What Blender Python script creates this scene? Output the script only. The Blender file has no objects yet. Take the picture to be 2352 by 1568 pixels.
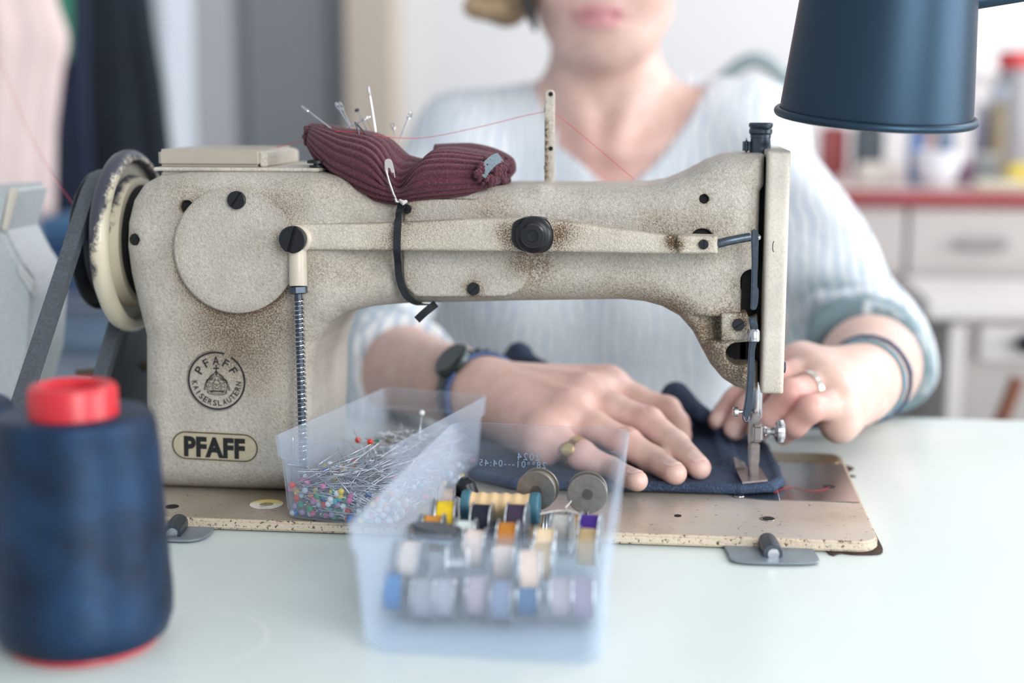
import bpy, bmesh, math, random
import numpy as np
from mathutils import Vector, Matrix
random.seed(7); np.random.seed(7)
PI = math.pi
SC = bpy.context.scene
COL = SC.collection

# ------------------------------------------------------------------ camera
F, CX, CY, YH = 3300.0, 1176.0, 784.0, 230.0
T = 0.75            # table top height
B = T + 0.007       # top of the machine bed
psi = math.radians(6.8); pit = math.atan((CY - YH) / F)
FW = np.array([-math.sin(psi) * math.cos(pit), math.cos(psi) * math.cos(pit), -math.sin(pit)])
RT = np.array([math.cos(psi), math.sin(psi), 0.0])
UP = np.cross(RT, FW)
def ray(px, py): return FW + RT * (px - CX) / F - UP * (py - CY) / F
CAM = np.array([0, 0, B]) - ray(1735, 1112) * 0.89
def at(px, py, Y):
    r = ray(px, py); return CAM + r * ((Y - CAM[1]) / r[1])
def az(px, py, Z):
    r = ray(px, py); return CAM + r * ((Z - CAM[2]) / r[2])
def ax(px, py, X):
    r = ray(px, py); return CAM + r * ((X - CAM[0]) / r[0])
def V(a): return Vector((float(a[0]), float(a[1]), float(a[2])))

cd = bpy.data.cameras.new('camera'); cam = bpy.data.objects.new('camera', cd); COL.objects.link(cam)
cd.sensor_width = 36.0; cd.lens = 36.0 * F / 2352.0; cd.clip_start = 0.02; cd.clip_end = 60
M3 = Matrix((RT, UP, -FW)).transposed()
cam.matrix_world = Matrix.Translation(V(CAM)) @ M3.to_4x4()
cd.dof.use_dof = True; cd.dof.focus_distance = 0.818; cd.dof.aperture_fstop = 2.9; cd.dof.aperture_blades = 0
SC.camera = cam

# ------------------------------------------------------------------ world, lights, exposure
SC.view_settings.view_transform = 'Standard'; SC.view_settings.look = 'None'
SC.view_settings.gamma = 1.0; SC.view_settings.use_curve_mapping = False
SC.view_settings.exposure = 0.05
w = bpy.data.worlds.new('daylight'); SC.world = w; w.use_nodes = True
w.node_tree.nodes['Background'].inputs[0].default_value = (0.88, 0.94, 1.0, 1)
w.node_tree.nodes['Background'].inputs[1].default_value = 0.66
def area(name, loc, target, sx, sy, energy, color):
    d = bpy.data.lights.new(name, 'AREA'); d.shape = 'RECTANGLE'; d.size = sx; d.size_y = sy; d.energy = energy; d.color = color
    o = bpy.data.objects.new(name, d); COL.objects.link(o); o.location = loc
    o.rotation_euler = (Vector(target) - Vector(loc)).to_track_quat('-Z', 'Y').to_euler()
    return o
area('window_light_near', (1.0, -1.9, 1.6), (-.05, 0.0, 0.85), 1.0, 1.3, 40, (1.0, 0.99, 0.97))
area('window_light_right', (2.2, -.25, 1.25), (0, 0.05, 0.97), 1.6, 1.2, 40, (1.0, 0.99, 0.98))
area('back_rim_light', (1.9, 1.2, 2.3), (-0.1, 0.9, 0.9), 1.4, 1.2, 40, (1.0, 0.99, 0.98))  # unseen rim light added at the back right
SC.cycles.use_denoising = True
SC.cycles.transparent_max_bounces = 32
SC.cycles.max_bounces = 8
SC.cycles.caustics_reflective = False; SC.cycles.caustics_refractive = False

# ------------------------------------------------------------------ materials
def srgb(r, g, b):
    f = lambda c: (c / 255 / 12.92) if c / 255 <= .04045 else ((c / 255 + .055) / 1.055) ** 2.4
    return (f(r), f(g), f(b), 1.0)
class NT:
    def __init__(s, name):
        s.m = bpy.data.materials.new(name); s.m.use_nodes = True; s.t = s.m.node_tree; s.t.nodes.clear()
        s.out = s.n('ShaderNodeOutputMaterial'); s.p = s.n('ShaderNodeBsdfPrincipled'); s.l(s.p, 0, s.out, 0)
    def n(s, k, **kw):
        x = s.t.nodes.new(k)
        for a, v in kw.items(): setattr(x, a, v)
        return x
    def l(s, a, i, b, j): s.t.links.new(a.outputs[i], b.inputs[j])
    def noise(s, scale, detail=4, rough=.6, coord=None):
        c = coord or s.coord(); x = s.n('ShaderNodeTexNoise'); x.inputs['Scale'].default_value = scale
        x.inputs['Detail'].default_value = detail; x.inputs['Roughness'].default_value = rough; s.l(c, 'Object', x, 'Vector'); return x
    def coord(s):
        if not hasattr(s, '_c'): s._c = s.n('ShaderNodeTexCoord')
        return s._c
    def ramp(s, src, i, stops):
        r = s.n('ShaderNodeValToRGB'); e = r.color_ramp.elements
        while len(e) < len(stops): e.new(0.5)
        for k, (p, c) in enumerate(stops): e[k].position = p; e[k].color = c if len(c) == 4 else (*c, 1)
        s.l(src, i, r, 0); return r
    def mix(s, a, ai, b, bi, fac=None, fi=0, f=.5, mode='MIX'):
        x = s.n('ShaderNodeMix', data_type='RGBA', blend_type=mode)
        if fac is not None: s.l(fac, fi, x, 0)
        else: x.inputs[0].default_value = f
        for src, i, j in ((a, ai, 6), (b, bi, 7)):
            if isinstance(src, tuple): x.inputs[j].default_value = src
            else: s.l(src, i, x, j)
        return x
    def bump(s, src, i, strength, dist):
        b = s.n('ShaderNodeBump'); b.inputs['Strength'].default_value = strength; b.inputs['Distance'].default_value = dist
        s.l(src, i, b, 'Height'); s.l(b, 0, s.p, 'Normal'); return b
    def math(s, op, a, ai, b=None, bi=0, v=0.0):
        x = s.n('ShaderNodeMath', operation=op); s.l(a, ai, x, 0)
        if b is not None: s.l(b, bi, x, 1)
        else: x.inputs[1].default_value = v
        return x
def simple(name, col, rough=.5, metal=0.0, nscale=None, namp=.15, bump=0.0, **kw):
    s = NT(name); s.p.inputs['Roughness'].default_value = rough; s.p.inputs['Metallic'].default_value = metal
    if nscale:
        nz = s.noise(nscale)
        d = tuple(max(0, c * (1 - namp)) for c in col[:3]) + (1,); u = tuple(min(1, c * (1 + namp)) for c in col[:3]) + (1,)
        r = s.ramp(nz, 0, [(.3, d), (.7, u)]); s.l(r, 0, s.p, 'Base Color')
        if bump: s.bump(nz, 0, .4, bump)
    else: s.p.inputs['Base Color'].default_value = col
    for k, v in kw.items(): s.p.inputs[k.replace('_', ' ')].default_value = v
    return s.m

def wrinkle_paint(name, col, speck=1.0, relief=.55):
    s = NT(name)
    at_ = s.n('ShaderNodeAttribute', attribute_name='stain_shade')
    n1 = s.noise(520, 3, .55); n2 = s.noise(1500, 2, .5); n3 = s.noise(38, 5, .6)
    v = s.n('ShaderNodeTexVoronoi', feature='DISTANCE_TO_EDGE'); v.inputs['Scale'].default_value = 420
    wv = s.n('ShaderNodeVectorMath', operation='ADD'); s.l(s.coord(), 'Object', wv, 0)
    sc_ = s.n('ShaderNodeVectorMath', operation='SCALE'); sc_.inputs['Scale'].default_value = .004; s.l(n1, 'Color', sc_, 0); s.l(sc_, 0, wv, 1)
    s.l(wv, 0, v, 'Vector')
    ve = s.ramp(v, 0, [(0.0, (0, 0, 0)), (.10, (1, 1, 1))])
    d = tuple(c * .86 for c in col[:3]) + (1,); u = tuple(min(1, c * 1.07) for c in col[:3]) + (1,)
    base = s.ramp(n3, 0, [(.35, d), (.65, u)])
    dk = tuple(c * k for c, k in zip(col[:3], (.55, .52, .47))) + (1,)
    fine = s.ramp(n1, 0, [(.36, (1, 1, 1)), (.46, (0, 0, 0))])
    fm = s.math('MULTIPLY', fine, 0, v=.55 * speck)
    m1 = s.mix(base, 0, dk, 0, fm, 0)
    # grime: broken up by the paint's wrinkles
    ln = s.math('SUBTRACT', n1, 0, v=.5); la = s.math('ABSOLUTE', ln, 0); lr = s.ramp(la, 0, [(.008, (1, 1, 1)), (.035, (0, 0, 0))]); lf = s.math('MULTIPLY', lr, 0, v=.34 * speck)
    m1b = s.mix(m1, 2, dk, 0, lf, 0)
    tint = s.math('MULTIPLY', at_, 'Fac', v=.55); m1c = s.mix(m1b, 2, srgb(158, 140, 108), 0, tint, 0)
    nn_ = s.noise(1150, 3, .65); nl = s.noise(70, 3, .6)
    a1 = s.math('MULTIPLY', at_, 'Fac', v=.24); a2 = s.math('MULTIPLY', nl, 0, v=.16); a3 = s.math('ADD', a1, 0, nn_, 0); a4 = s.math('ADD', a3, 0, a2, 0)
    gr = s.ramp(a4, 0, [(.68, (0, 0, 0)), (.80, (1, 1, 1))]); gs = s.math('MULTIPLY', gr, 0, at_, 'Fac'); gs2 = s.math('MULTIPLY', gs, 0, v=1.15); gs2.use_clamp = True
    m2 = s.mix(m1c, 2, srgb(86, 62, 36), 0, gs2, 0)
    s.l(m2, 2, s.p, 'Base Color')
    s.p.inputs['Roughness'].default_value = .42
    h = s.math('MULTIPLY', ve, 0, v=.4); h2 = s.math('ADD', h, 0, n1, 0)
    h3 = s.math('ADD', h2, 0, n2, 0)
    s.bump(h3, 0, relief, .0012)
    return s.m

MT = {}
MT['paint'] = wrinkle_paint('wrinkle_cream_paint', srgb(193, 188, 180))
MT['paint_pale'] = wrinkle_paint('cream_lever_paint', srgb(206, 199, 187), .6)
MT['paint_smooth'] = wrinkle_paint('smoother_plate_paint', srgb(206, 200, 190), .5, .18)
MT['cream'] = simple('smooth_cream_enamel', srgb(196, 187, 172), .35, 0, 60, .08)
MT['black'] = simple('black_oxide', srgb(22, 27, 33), .36, .2, 300, .2)
MT['void'] = simple('cavity_shade_black', srgb(10, 12, 15), .85)  # shade inside holes and gaps, put into a black colour
MT['gunmetal'] = simple('gunmetal', srgb(74, 84, 96), .36, .75, 400, .2)
MT['steel'] = simple('bright_steel', srgb(186, 188, 194), .22, .95, 300, .1)
MT['steel_warm'] = simple('nickel_steel', srgb(158, 150, 150), .30, .9, 260, .12)
MT['pinhead_steel'] = simple('pin_steel', srgb(205, 208, 214), .3, .8)
def denim_material():
    s = NT('dark_denim'); n1 = s.noise(1300, 3, .7); n2 = s.noise(26, 4, .6); n3 = s.noise(700, 3, .7)
    a = s.ramp(n2, 0, [(.3, srgb(26, 38, 58)), (.55, srgb(38, 54, 78)), (.8, srgb(58, 80, 110))]); k = s.ramp(n1, 0, [(.52, (0, 0, 0)), (.70, (.65, .65, .65))])
    m = s.mix(a, 0, srgb(112, 134, 164), 0, k, 0); s.l(m, 2, s.p, 'Base Color'); s.p.inputs['Roughness'].default_value = .9; s.bump(n3, 0, .6, .0012); return s.m
MT['denim'] = denim_material()
MT['table'] = simple('worn_white_laminate', srgb(211, 221, 220), .28, 0, 5, .03)
MT['rubber'] = simple('grey_belt_rubber', srgb(72, 78, 86), .55, 0, 500, .25)
MT['ink'] = simple('black_ink', srgb(24, 27, 30), .5)
MT['red_thread'] = simple('red_thread', srgb(198, 40, 62), .6)
MT['elastic'] = simple('black_elastic', srgb(27, 32, 38), .85, 0, 1500, .4, .0003)

# ------------------------------------------------------------------ object helpers
ROOT = {}
def thing(name, label, cat, loc=(0, 0, 0), group=None):
    o = bpy.data.objects.new(name, None); COL.objects.link(o); o.location = loc; o.empty_display_size = .02
    o['label'] = label; o['category'] = cat
    if group: o['group'] = group
    ROOT[o.name] = np.array(loc, float)
    return o
def tag(o, label, cat, group=None):
    o['label'] = label; o['category'] = cat
    if group: o['group'] = group
    return o
def mk(name, verts, faces, mat, parent=None, smooth=True, autosmooth=None, mats=None, fmat=None):
    """verts in world space; stored relative to the top-level parent's base"""
    off = np.zeros(3); own = None
    v = np.asarray(verts, float)
    if parent is not None: off = ROOT.get(parent.name, np.zeros(3))
    else:
        own = np.array([(v[:, 0].min() + v[:, 0].max()) / 2, (v[:, 1].min() + v[:, 1].max()) / 2, v[:, 2].min()]); off = own
    me = bpy.data.meshes.new(name); me.from_pydata((v - off).tolist(), [], [list(map(int, f)) for f in faces]); me.update()
    for m_ in (mats or [mat]): me.materials.append(m_)
    if fmat is not None: me.polygons.foreach_set('material_index', fmat)
    if smooth: me.polygons.foreach_set('use_smooth', [True] * len(me.polygons))
    if autosmooth:
        try: me.set_sharp_from_angle(angle=autosmooth)
        except Exception: pass
    o = bpy.data.objects.new(name, me); COL.objects.link(o)
    if parent is not None:
        o.parent = parent
        ROOT[o.name] = off
    else:
        o.location = own; ROOT[o.name] = own
    return o
def bm_obj(name, bm, mat, parent=None, sharp=.6, mats=None):
    bmesh.ops.recalc_face_normals(bm, faces=bm.faces)
    bm.verts.ensure_lookup_table()
    idx = {v: i for i, v in enumerate(bm.verts)}
    o = mk(name, [v.co[:] for v in bm.verts], [[idx[v] for v in f.verts] for f in bm.faces], mat, parent, True, sharp)
    bm.free(); return o
def bevel(bm, off, seg=2):
    es = [e for e in bm.edges if len(e.link_faces) == 2 and e.calc_face_angle(0) > .5]
    bmesh.ops.bevel(bm, geom=es, offset=off, segments=seg, affect='EDGES', clamp_overlap=True)
def bm_box(lo, hi, bev=0, seg=2, mat=None):
    bm = bmesh.new(); c = [(a + b) / 2 for a, b in zip(lo, hi)]; s = [b - a for a, b in zip(lo, hi)]
    bmesh.ops.create_cube(bm, size=1.0, matrix=Matrix.Translation(c) @ Matrix.Diagonal((*s, 1)))
    if bev: bevel(bm, bev, seg)
    if mat is not None: bmesh.ops.transform(bm, matrix=mat, verts=bm.verts)
    return bm
def box(name, lo, hi, mat, parent=None, bev=.002, seg=2, xf=None): return bm_obj(name, bm_box(lo, hi, bev, seg, xf), mat, parent)
def prism(name, pts, d0, d1, mat, parent=None, bev=.0, seg=2, axis='Y'):
    """pts = 2D outline; extruded along axis from d0 to d1"""
    bm = bmesh.new()
    def P(a, b, d): return (a, d, b) if axis == 'Y' else ((a, b, d) if axis == 'Z' else (d, a, b))
    f0 = bm.faces.new([bm.verts.new(P(a, b, d0)) for a, b in pts])
    r = bmesh.ops.extrude_face_region(bm, geom=[f0])
    dv = Vector(P(0, 0, d1)) - Vector(P(0, 0, d0))
    bmesh.ops.translate(bm, vec=dv, verts=[g for g in r['geom'] if isinstance(g, bmesh.types.BMVert)])
    bmesh.ops.recalc_face_normals(bm, faces=bm.faces)
    if bev:
        es = [e for e in bm.edges if len(e.link_faces) == 2 and e.calc_face_angle(0) > .9]
        bmesh.ops.bevel(bm, geom=es, offset=bev, segments=seg, affect='EDGES', clamp_overlap=True)
    return bm_obj(name, bm, mat, parent, .7)
def smooth_poly(pts, n=8, closed=True):
    """Catmull-Rom through pts"""
    p = np.array(pts, float); N = len(p); out = []
    rng = range(N) if closed else range(N - 1)
    for i in rng:
        if closed: a, b, c, d = p[(i - 1) % N], p[i], p[(i + 1) % N], p[(i + 2) % N]
        else: a, b, c, d = p[max(i - 1, 0)], p[i], p[i + 1], p[min(i + 2, N - 1)]
        for k in range(n):
            t = k / n
            out.append(.5 * ((2 * b) + (c - a) * t + (2 * a - 5 * b + 4 * c - d) * t * t + (3 * b - a - 3 * c + d) * t ** 3))
    if not closed: out.append(p[-1])
    return np.array(out)
def lathe_vf(profile, n=40, closed_ends=True):
    v, f = [], []
    for r, h in profile:
        for k in range(n):
            a = 2 * PI * k / n; v.append((r * math.cos(a), r * math.sin(a), h))
    m = len(profile)
    for i in range(m - 1):
        for k in range(n):
            k2 = (k + 1) % n; f.append((i * n + k, i * n + k2, (i + 1) * n + k2, (i + 1) * n + k))
    if closed_ends:
        f.append(tuple(reversed(range(n)))); f.append(tuple((m - 1) * n + k for k in range(n)))
    return np.array(v, float), f
def basis(d):
    d = np.array(d, float); d /= np.linalg.norm(d)
    u = np.array([0, 0, 1.0]) if abs(d[2]) < .9 else np.array([1.0, 0, 0])
    x = np.cross(u, d); x /= np.linalg.norm(x); return x, np.cross(d, x), d
def lathe(name, profile, base, dirn, mat, parent=None, n=40, sharp=.55, ends=True):
    v, f = lathe_vf(profile, n, ends); x, y, d = basis(dirn)
    w_ = np.array(base)[None] + v[:, :1] * x + v[:, 1:2] * y + v[:, 2:] * d
    return mk(name, w_, f, mat, parent, True, sharp)
def tube_vf(pts, r, n=10, flat=None):
    p = np.array(pts, float); N = len(p); rr = np.broadcast_to(np.array(r, float), (N,))
    tg = np.gradient(p, axis=0); tg /= np.linalg.norm(tg, axis=1)[:, None] + 1e-12
    x, y, _ = basis(tg[0]); v, f = [], []
    for i in range(N):
        x = x - tg[i] * (x @ tg[i]); x /= np.linalg.norm(x); y = np.cross(tg[i], x)
        for k in range(n):
            a = 2 * PI * k / n; v.append(p[i] + rr[i] * (math.cos(a) * x + math.sin(a) * y))
    for i in range(N - 1):
        for k in range(n):
            k2 = (k + 1) % n; f.append((i * n + k, i * n + k2, (i + 1) * n + k2, (i + 1) * n + k))
    f.append(tuple(reversed(range(n)))); f.append(tuple((N - 1) * n + k for k in range(n)))
    return np.array(v), f
def tube(name, pts, r, mat, parent=None, n=10, sharp=.9):
    v, f = tube_vf(pts, r, n); return mk(name, v, f, mat, parent, True, sharp)
def ribbon(name, pts, nrm, width, thick, mat, parent=None):
    """flat strap along pts; nrm = face normal at each point"""
    p = np.array(pts, float); N = len(p); tg = np.gradient(p, axis=0); tg /= np.linalg.norm(tg, axis=1)[:, None]
    nr = np.array(nrm, float); v, f = [], []
    for i in range(N):
        n_ = nr[i] - tg[i] * (nr[i] @ tg[i]); n_ /= np.linalg.norm(n_); s = np.cross(tg[i], n_)
        for a, b in ((-1, -1), (1, -1), (1, 1), (-1, 1)): v.append(p[i] + s * a * width / 2 + n_ * b * thick / 2)
    for i in range(N - 1):
        for k in range(4):
            k2 = (k + 1) % 4; f.append((i * 4 + k, i * 4 + k2, (i + 1) * 4 + k2, (i + 1) * 4 + k))
    f.append((3, 2, 1, 0)); f.append(tuple((N - 1) * 4 + k for k in range(4)))
    return mk(name, v, f, mat, parent, True, .6)
def join_vf(parts):
    vs, fs, o = [], [], 0
    for v, f in parts:
        vs.append(np.asarray(v)); fs += [tuple(i + o for i in q) for q in f]; o += len(v)
    return np.concatenate(vs), fs

# ------------------------------------------------------------------ distance-field modelling
def nets(field, org, h):
    s = field < 0; nx, ny, nz = field.shape
    c = np.zeros((nx - 1, ny - 1, nz - 1), np.int8)
    for dx in (0, 1):
        for dy in (0, 1):
            for dz in (0, 1): c += s[dx:nx - 1 + dx, dy:ny - 1 + dy, dz:nz - 1 + dz]
    I, J, K = np.nonzero((c > 0) & (c < 8)); N = len(I)
    corners = np.array([(a, b, d) for a in (0, 1) for b in (0, 1) for d in (0, 1)])
    val = np.stack([field[I + a, J + b, K + d] for a, b, d in corners], 1)
    acc = np.zeros((N, 3)); cnt = np.zeros(N)
    for i in range(8):
        for j in range(i + 1, 8):
            if np.abs(corners[i] - corners[j]).sum() != 1: continue
            m = (val[:, i] < 0) != (val[:, j] < 0)
            t = np.where(m, val[:, i] / np.where(m, val[:, i] - val[:, j], 1), 0)
            acc += np.where(m[:, None], corners[i] + t[:, None] * (corners[j] - corners[i]), 0); cnt += m
    v = (np.stack([I, J, K], 1) + acc / cnt[:, None]) * h + np.array(org)
    idx = -np.ones(c.shape, np.int64); idx[I, J, K] = np.arange(N)
    faces = []
    for axis in range(3):
        sl0 = [slice(1, -1)] * 3; sl1 = [slice(1, -1)] * 3; sl0[axis] = slice(0, -1); sl1[axis] = slice(1, None)
        a = s[tuple(sl0)]; b = s[tuple(sl1)]
        E = np.argwhere(a != b)
        if not len(E): continue
        off = np.ones(3, int); off[axis] = 0; E0 = E + off; inside = a[tuple(E.T)]
        u, w2 = [(1, 2), (2, 0), (0, 1)][axis]
        def g(du, dw):
            q = E0.copy(); q[:, u] -= du; q[:, w2] -= dw; return idx[tuple(q.T)]
        q = np.stack([g(1, 1), g(0, 1), g(0, 0), g(1, 0)], 1)
        q[~inside] = q[~inside][:, ::-1]
        faces.append(q[(q >= 0).all(1)])
    return v, np.concatenate(faces)
def grid(lo, hi, h):
    a = [np.arange(l, u + h, h, dtype=np.float32) for l, u in zip(lo, hi)]
    return a[0][:, None, None], a[1][None, :, None], a[2][None, None, :]
def cap(P, a, b, r1, r2=None):
    r2 = r1 if r2 is None else r2; a = np.array(a, np.float32); d = np.array(b, np.float32) - a; L = float(d @ d) + 1e-12
    t = np.clip(((P[0] - a[0]) * d[0] + (P[1] - a[1]) * d[1] + (P[2] - a[2]) * d[2]) / L, 0, 1)
    return np.sqrt((P[0] - a[0] - t * d[0]) ** 2 + (P[1] - a[1] - t * d[1]) ** 2 + (P[2] - a[2] - t * d[2]) ** 2) - (r1 + (r2 - r1) * t)
def ell(P, c, r):
    x, y, z = (P[0] - c[0]), (P[1] - c[1]), (P[2] - c[2])
    k0 = np.sqrt((x / r[0]) ** 2 + (y / r[1]) ** 2 + (z / r[2]) ** 2)
    k1 = np.sqrt((x / r[0] ** 2) ** 2 + (y / r[1] ** 2) ** 2 + (z / r[2] ** 2) ** 2) + 1e-6
    return k0 * (k0 - 1) / k1
def rbox(P, c, hs, r):
    q = [np.abs(P[i] - c[i]) - hs[i] + r for i in range(3)]
    return np.sqrt(sum(np.maximum(a, 0) ** 2 for a in q)) + np.minimum(np.maximum(np.maximum(q[0], q[1]), q[2]), 0) - r
def smin(a, b, k):
    h = np.clip(.5 + .5 * (b - a) / k, 0, 1); return b + (a - b) * h - k * h * (1 - h)
def smax(a, b, k): return -smin(-a, -b, k)
def poly2(X, Z, pts):
    """signed distance to a 2D polygon"""
    p = np.array(pts, np.float32); N = len(p); d = None; sgn = None
    for i in range(N):
        a = p[i]; b = p[(i + 1) % N]; e = b - a; wx = X - a[0]; wz = Z - a[1]
        t = np.clip((wx * e[0] + wz * e[1]) / (e @ e + 1e-12), 0, 1)
        dd = (wx - t * e[0]) ** 2 + (wz - t * e[1]) ** 2
        d = dd if d is None else np.minimum(d, dd)
        c1 = Z >= a[1]; c2 = Z < b[1]; c3 = e[0] * wz > e[1] * wx
        flip = (c1 & c2 & c3) | (~c1 & ~c2 & ~c3)
        sgn = flip if sgn is None else sgn ^ flip
    return np.where(sgn, -1, 1) * np.sqrt(d)
def attr(o, name, vals):
    a = o.data.attributes.new(name, 'FLOAT', 'POINT'); a.data.foreach_set('value', np.asarray(vals, np.float32))

# ------------------------------------------------------------------ setting
def struct(o): o['kind'] = 'structure'; return o
WALLY = 1.80
struct(box('floor', (-3.2, -1.6, -.05), (3.2, WALLY, 0), simple('grey_lino_floor', srgb(150, 148, 145), .5, 0, 3, .1), None, 0))
struct(box('wall_back', (-3.2, WALLY, 0), (3.2, WALLY + .1, 2.7), simple('white_wall_paint', srgb(226, 227, 230), .8, 0, 2, .02), None, 0))
struct(box('wall_left', (-3.3, -1.6, 0), (-3.2, WALLY, 2.7), simple('white_side_wall_paint', srgb(222, 222, 224), .8, 0, 2, .02), None, 0))
# grey door in a beige casing, pale curtain-like leaf beside it
def rect(px0, px1, Y): return at(px0, 300, Y)[0], at(px1, 300, Y)[0]
x0, x1 = rect(530, 800, WALLY - .05)
dr = thing('door_1', 'grey door in a beige casing behind the sewing machine', 'door', (x0, WALLY - .05, 0)); struct(dr)
GREY = simple('grey_door_paint', srgb(128, 132, 138), .5, 0, 3, .05)
box('door_leaf', (x0, WALLY - .05, 0), (x1, WALLY - .012, 2.3), GREY, dr, .004)
box('door_panel', (x0 + .035, WALLY - .056, .2), (x1 - .03, WALLY - .05, 2.1), GREY, dr, .004)
xa, xb = rect(796, 905, WALLY - .08)
box('door_casing', (xa, WALLY - .09, 0), (xb, WALLY - .002, 2.4), simple('beige_casing', srgb(196, 184, 170), .55, 0, 4, .04), dr, .006)
xa, xb = rect(440, 532, WALLY - .08)
box('door_casing', (xa, WALLY - .075, 0), (xb, WALLY - .002, 2.4), simple('grey_casing', srgb(176, 177, 182), .55, 0, 4, .04), dr, .006)
# bright window at the upper right of the back wall
WY = WALLY - .02
wx0 = at(2225, 60, WY)[0]; wz0 = at(2300, 170, WY)[2]
win = thing('window_1', 'bright white window above the counter', 'window', (wx0, WY, wz0)); struct(win)
FRW = simple('white_window_frame', srgb(235, 236, 238), .4)
sky = NT('overcast_daylight_pane'); em = sky.n('ShaderNodeEmission'); em.inputs[0].default_value = (.93, .97, 1, 1); em.inputs[1].default_value = 1.15; sky.l(em, 0, sky.out, 0)
box('pane', (wx0 + .03, WY + .004, wz0 + .03), (wx0 + .9, WY + .012, wz0 + 1.0), sky.m, win, 0)
for lo, hi in (((0, 0), (.93, .03)), ((0, 1.0), (.93, 1.03)), ((0, .03), (.03, 1.0)), ((.9, .03), (.93, 1.0)), ((.45, .03), (.48, 1.0))):
    box('sash_bar', (wx0 + lo[0], WY - .02, wz0 + lo[1]), (wx0 + hi[0], WY + .015, wz0 + hi[1]), FRW, win, .003)

# ------------------------------------------------------------------ clothes hanging on the left
def garment(name, label, cat, rows, Y, depth, folds, mat, seed, hanger=False):
    """rows = (py, px_left, px_right) from top to bottom, a closed draped shape"""
    rs = np.random.RandomState(seed); n = 72; ph = rs.rand(4) * 6; v, f = [], []
    pyr = np.linspace(rows[0][0], rows[-1][0], 26)
    L = np.interp(pyr, [r[0] for r in rows], [r[1] for r in rows]); R = np.interp(pyr, [r[0] for r in rows], [r[2] for r in rows])
    for i, py in enumerate(pyr):
        a, b = at(L[i], py, Y), at(R[i], py, Y); c = (a + b) / 2; hw = (b[0] - a[0]) / 2
        g = .35 + .65 * i / 25
        for k in range(n):
            t = 2 * PI * k / n; w_ = 1 + .22 * g * math.sin(folds * t + ph[0] + .5 * math.sin(i * .2)) + .1 * g * math.sin(2 * folds * t + ph[1])
            v.append((c[0] + hw * math.cos(t), Y + depth * math.sin(t) * w_, c[2]))
    for i in range(25):
        for k in range(n):
            k2 = (k + 1) % n; f.append((i * n + k, i * n + k2, (i + 1) * n + k2, (i + 1) * n + k))
    f.append(tuple(reversed(range(n)))); f.append(tuple(25 * n + k for k in range(n)))
    return tag(mk(name, v, f, mat), label, cat, )
PK = simple('pale_pink_cloth', srgb(226, 206, 204), .9, 0, 14, .05)
NV = simple('navy_cloth', srgb(17, 27, 38), .95, 0, 14, .25)
NV2 = simple('blue_black_cloth', srgb(24, 34, 56), .95, 0, 14, .25)
garment('hanging_garment', 'pale pink garment hanging at the far left behind the belt guard', 'garment',
        [(-260, -120, 90), (0, -90, 126), (90, -90, 158), (170, -90, 140), (300, -90, 124), (430, -90, 122), (500, -90, 122)], .98, .045, 5, PK, 1)
garment('hanging_garment', 'long black garment hanging beside the pale pink one', 'garment',
        [(-260, 150, 300), (0, 150, 345), (60, 150, 352), (200, 140, 375), (340, 125, 392), (480, 120, 398), (620, 112, 400)], 1.22, .05, 5, NV, 2)
garment('hanging_garment', 'dark blue garment between the pink and the black garments', 'garment',
        [(-200, 150, 205), (100, 135, 200), (240, 122, 205), (380, 120, 212), (505, 118, 214)], 1.115, .025, 4, NV2, 3)
garment('hanging_garment', 'strip of green cloth beside the pale pink garment', 'garment',
        [(-200, 120, 160), (0, 122, 166), (60, 125, 166), (140, 130, 160)], 1.06, .012, 3, simple('green_cloth', srgb(44, 112, 92), .9), 4)
garment('hanging_garment', 'white cloth hanging behind the black garment', 'garment',
        [(-260, 320, 430), (0, 335, 440), (300, 360, 446), (700, 375, 450)], 1.5, .04, 4, simple('white_cloth', srgb(196, 204, 214), .9, 0, 12, .05), 5)
# piles of folded cloth on a side table at the left
zt = at(150, 900, .95)[2] - .02
st = thing('side_table', 'low side table under the folded clothes at the left', 'table', (-.62, 1.05, 0))
WOODW = simple('pale_side_table', srgb(190, 186, 182), .5)
box('tabletop', (-1.05, .78, zt - .03), (-.34, 1.32, zt), WOODW, st, .004)
for a in (-1.02, -.40):
    for b in (.81, 1.26): box('leg', (a, b, 0), (a + .04, b + .04, zt - .03), WOODW, st, .003)
def folded(label, px0, px1, py0, py1, Y, col, seed, dy=.11):
    a = at(px0, py1, Y); b = at(px1, py0, Y); rs = np.random.RandomState(seed)
    bm = bm_box((a[0], Y, a[2] + .003), (b[0], Y + 2 * dy, b[2]), min(.02, abs(b[2] - a[2]) * .4), 4)
    for v in bm.verts: v.co += Vector((rs.rand() - .5, rs.rand() - .5, (rs.rand() - .5) * .3)) * .003
    o = bm_obj('folded_cloth', bm, simple('folded_' + str(seed), col, .9, 0, 30, .12), None, 1.2)
    return tag(o, label, 'cloth', None)
zt_py = 905
lay = [('folded deep blue cloth at the top of the left pile', 60, 318, 505, 560, srgb(74, 112, 150)),
       ('folded denim blue cloth second from the top of the left pile', 40, 330, 560, 622, srgb(56, 84, 130)),
       ('thin folded blue cloth in the middle of the left pile', 55, 325, 622, 668, srgb(68, 98, 148)),
       ('folded grey blue cloth below the middle of the left pile', 40, 335, 668, 742, srgb(126, 138, 158)),
       ('folded slate blue cloth next to the bottom of the left pile', 50, 330, 742, 828, srgb(112, 134, 156)),
       ('folded pale grey cloth at the bottom of the left pile', 40, 340, 828, 925, srgb(150, 162, 176))]
for i, (lb, a, b, c, d, col) in enumerate(lay): folded(lb, a, b, c, d, .86 + .01 * (i % 2), col, 11 + i)

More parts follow.
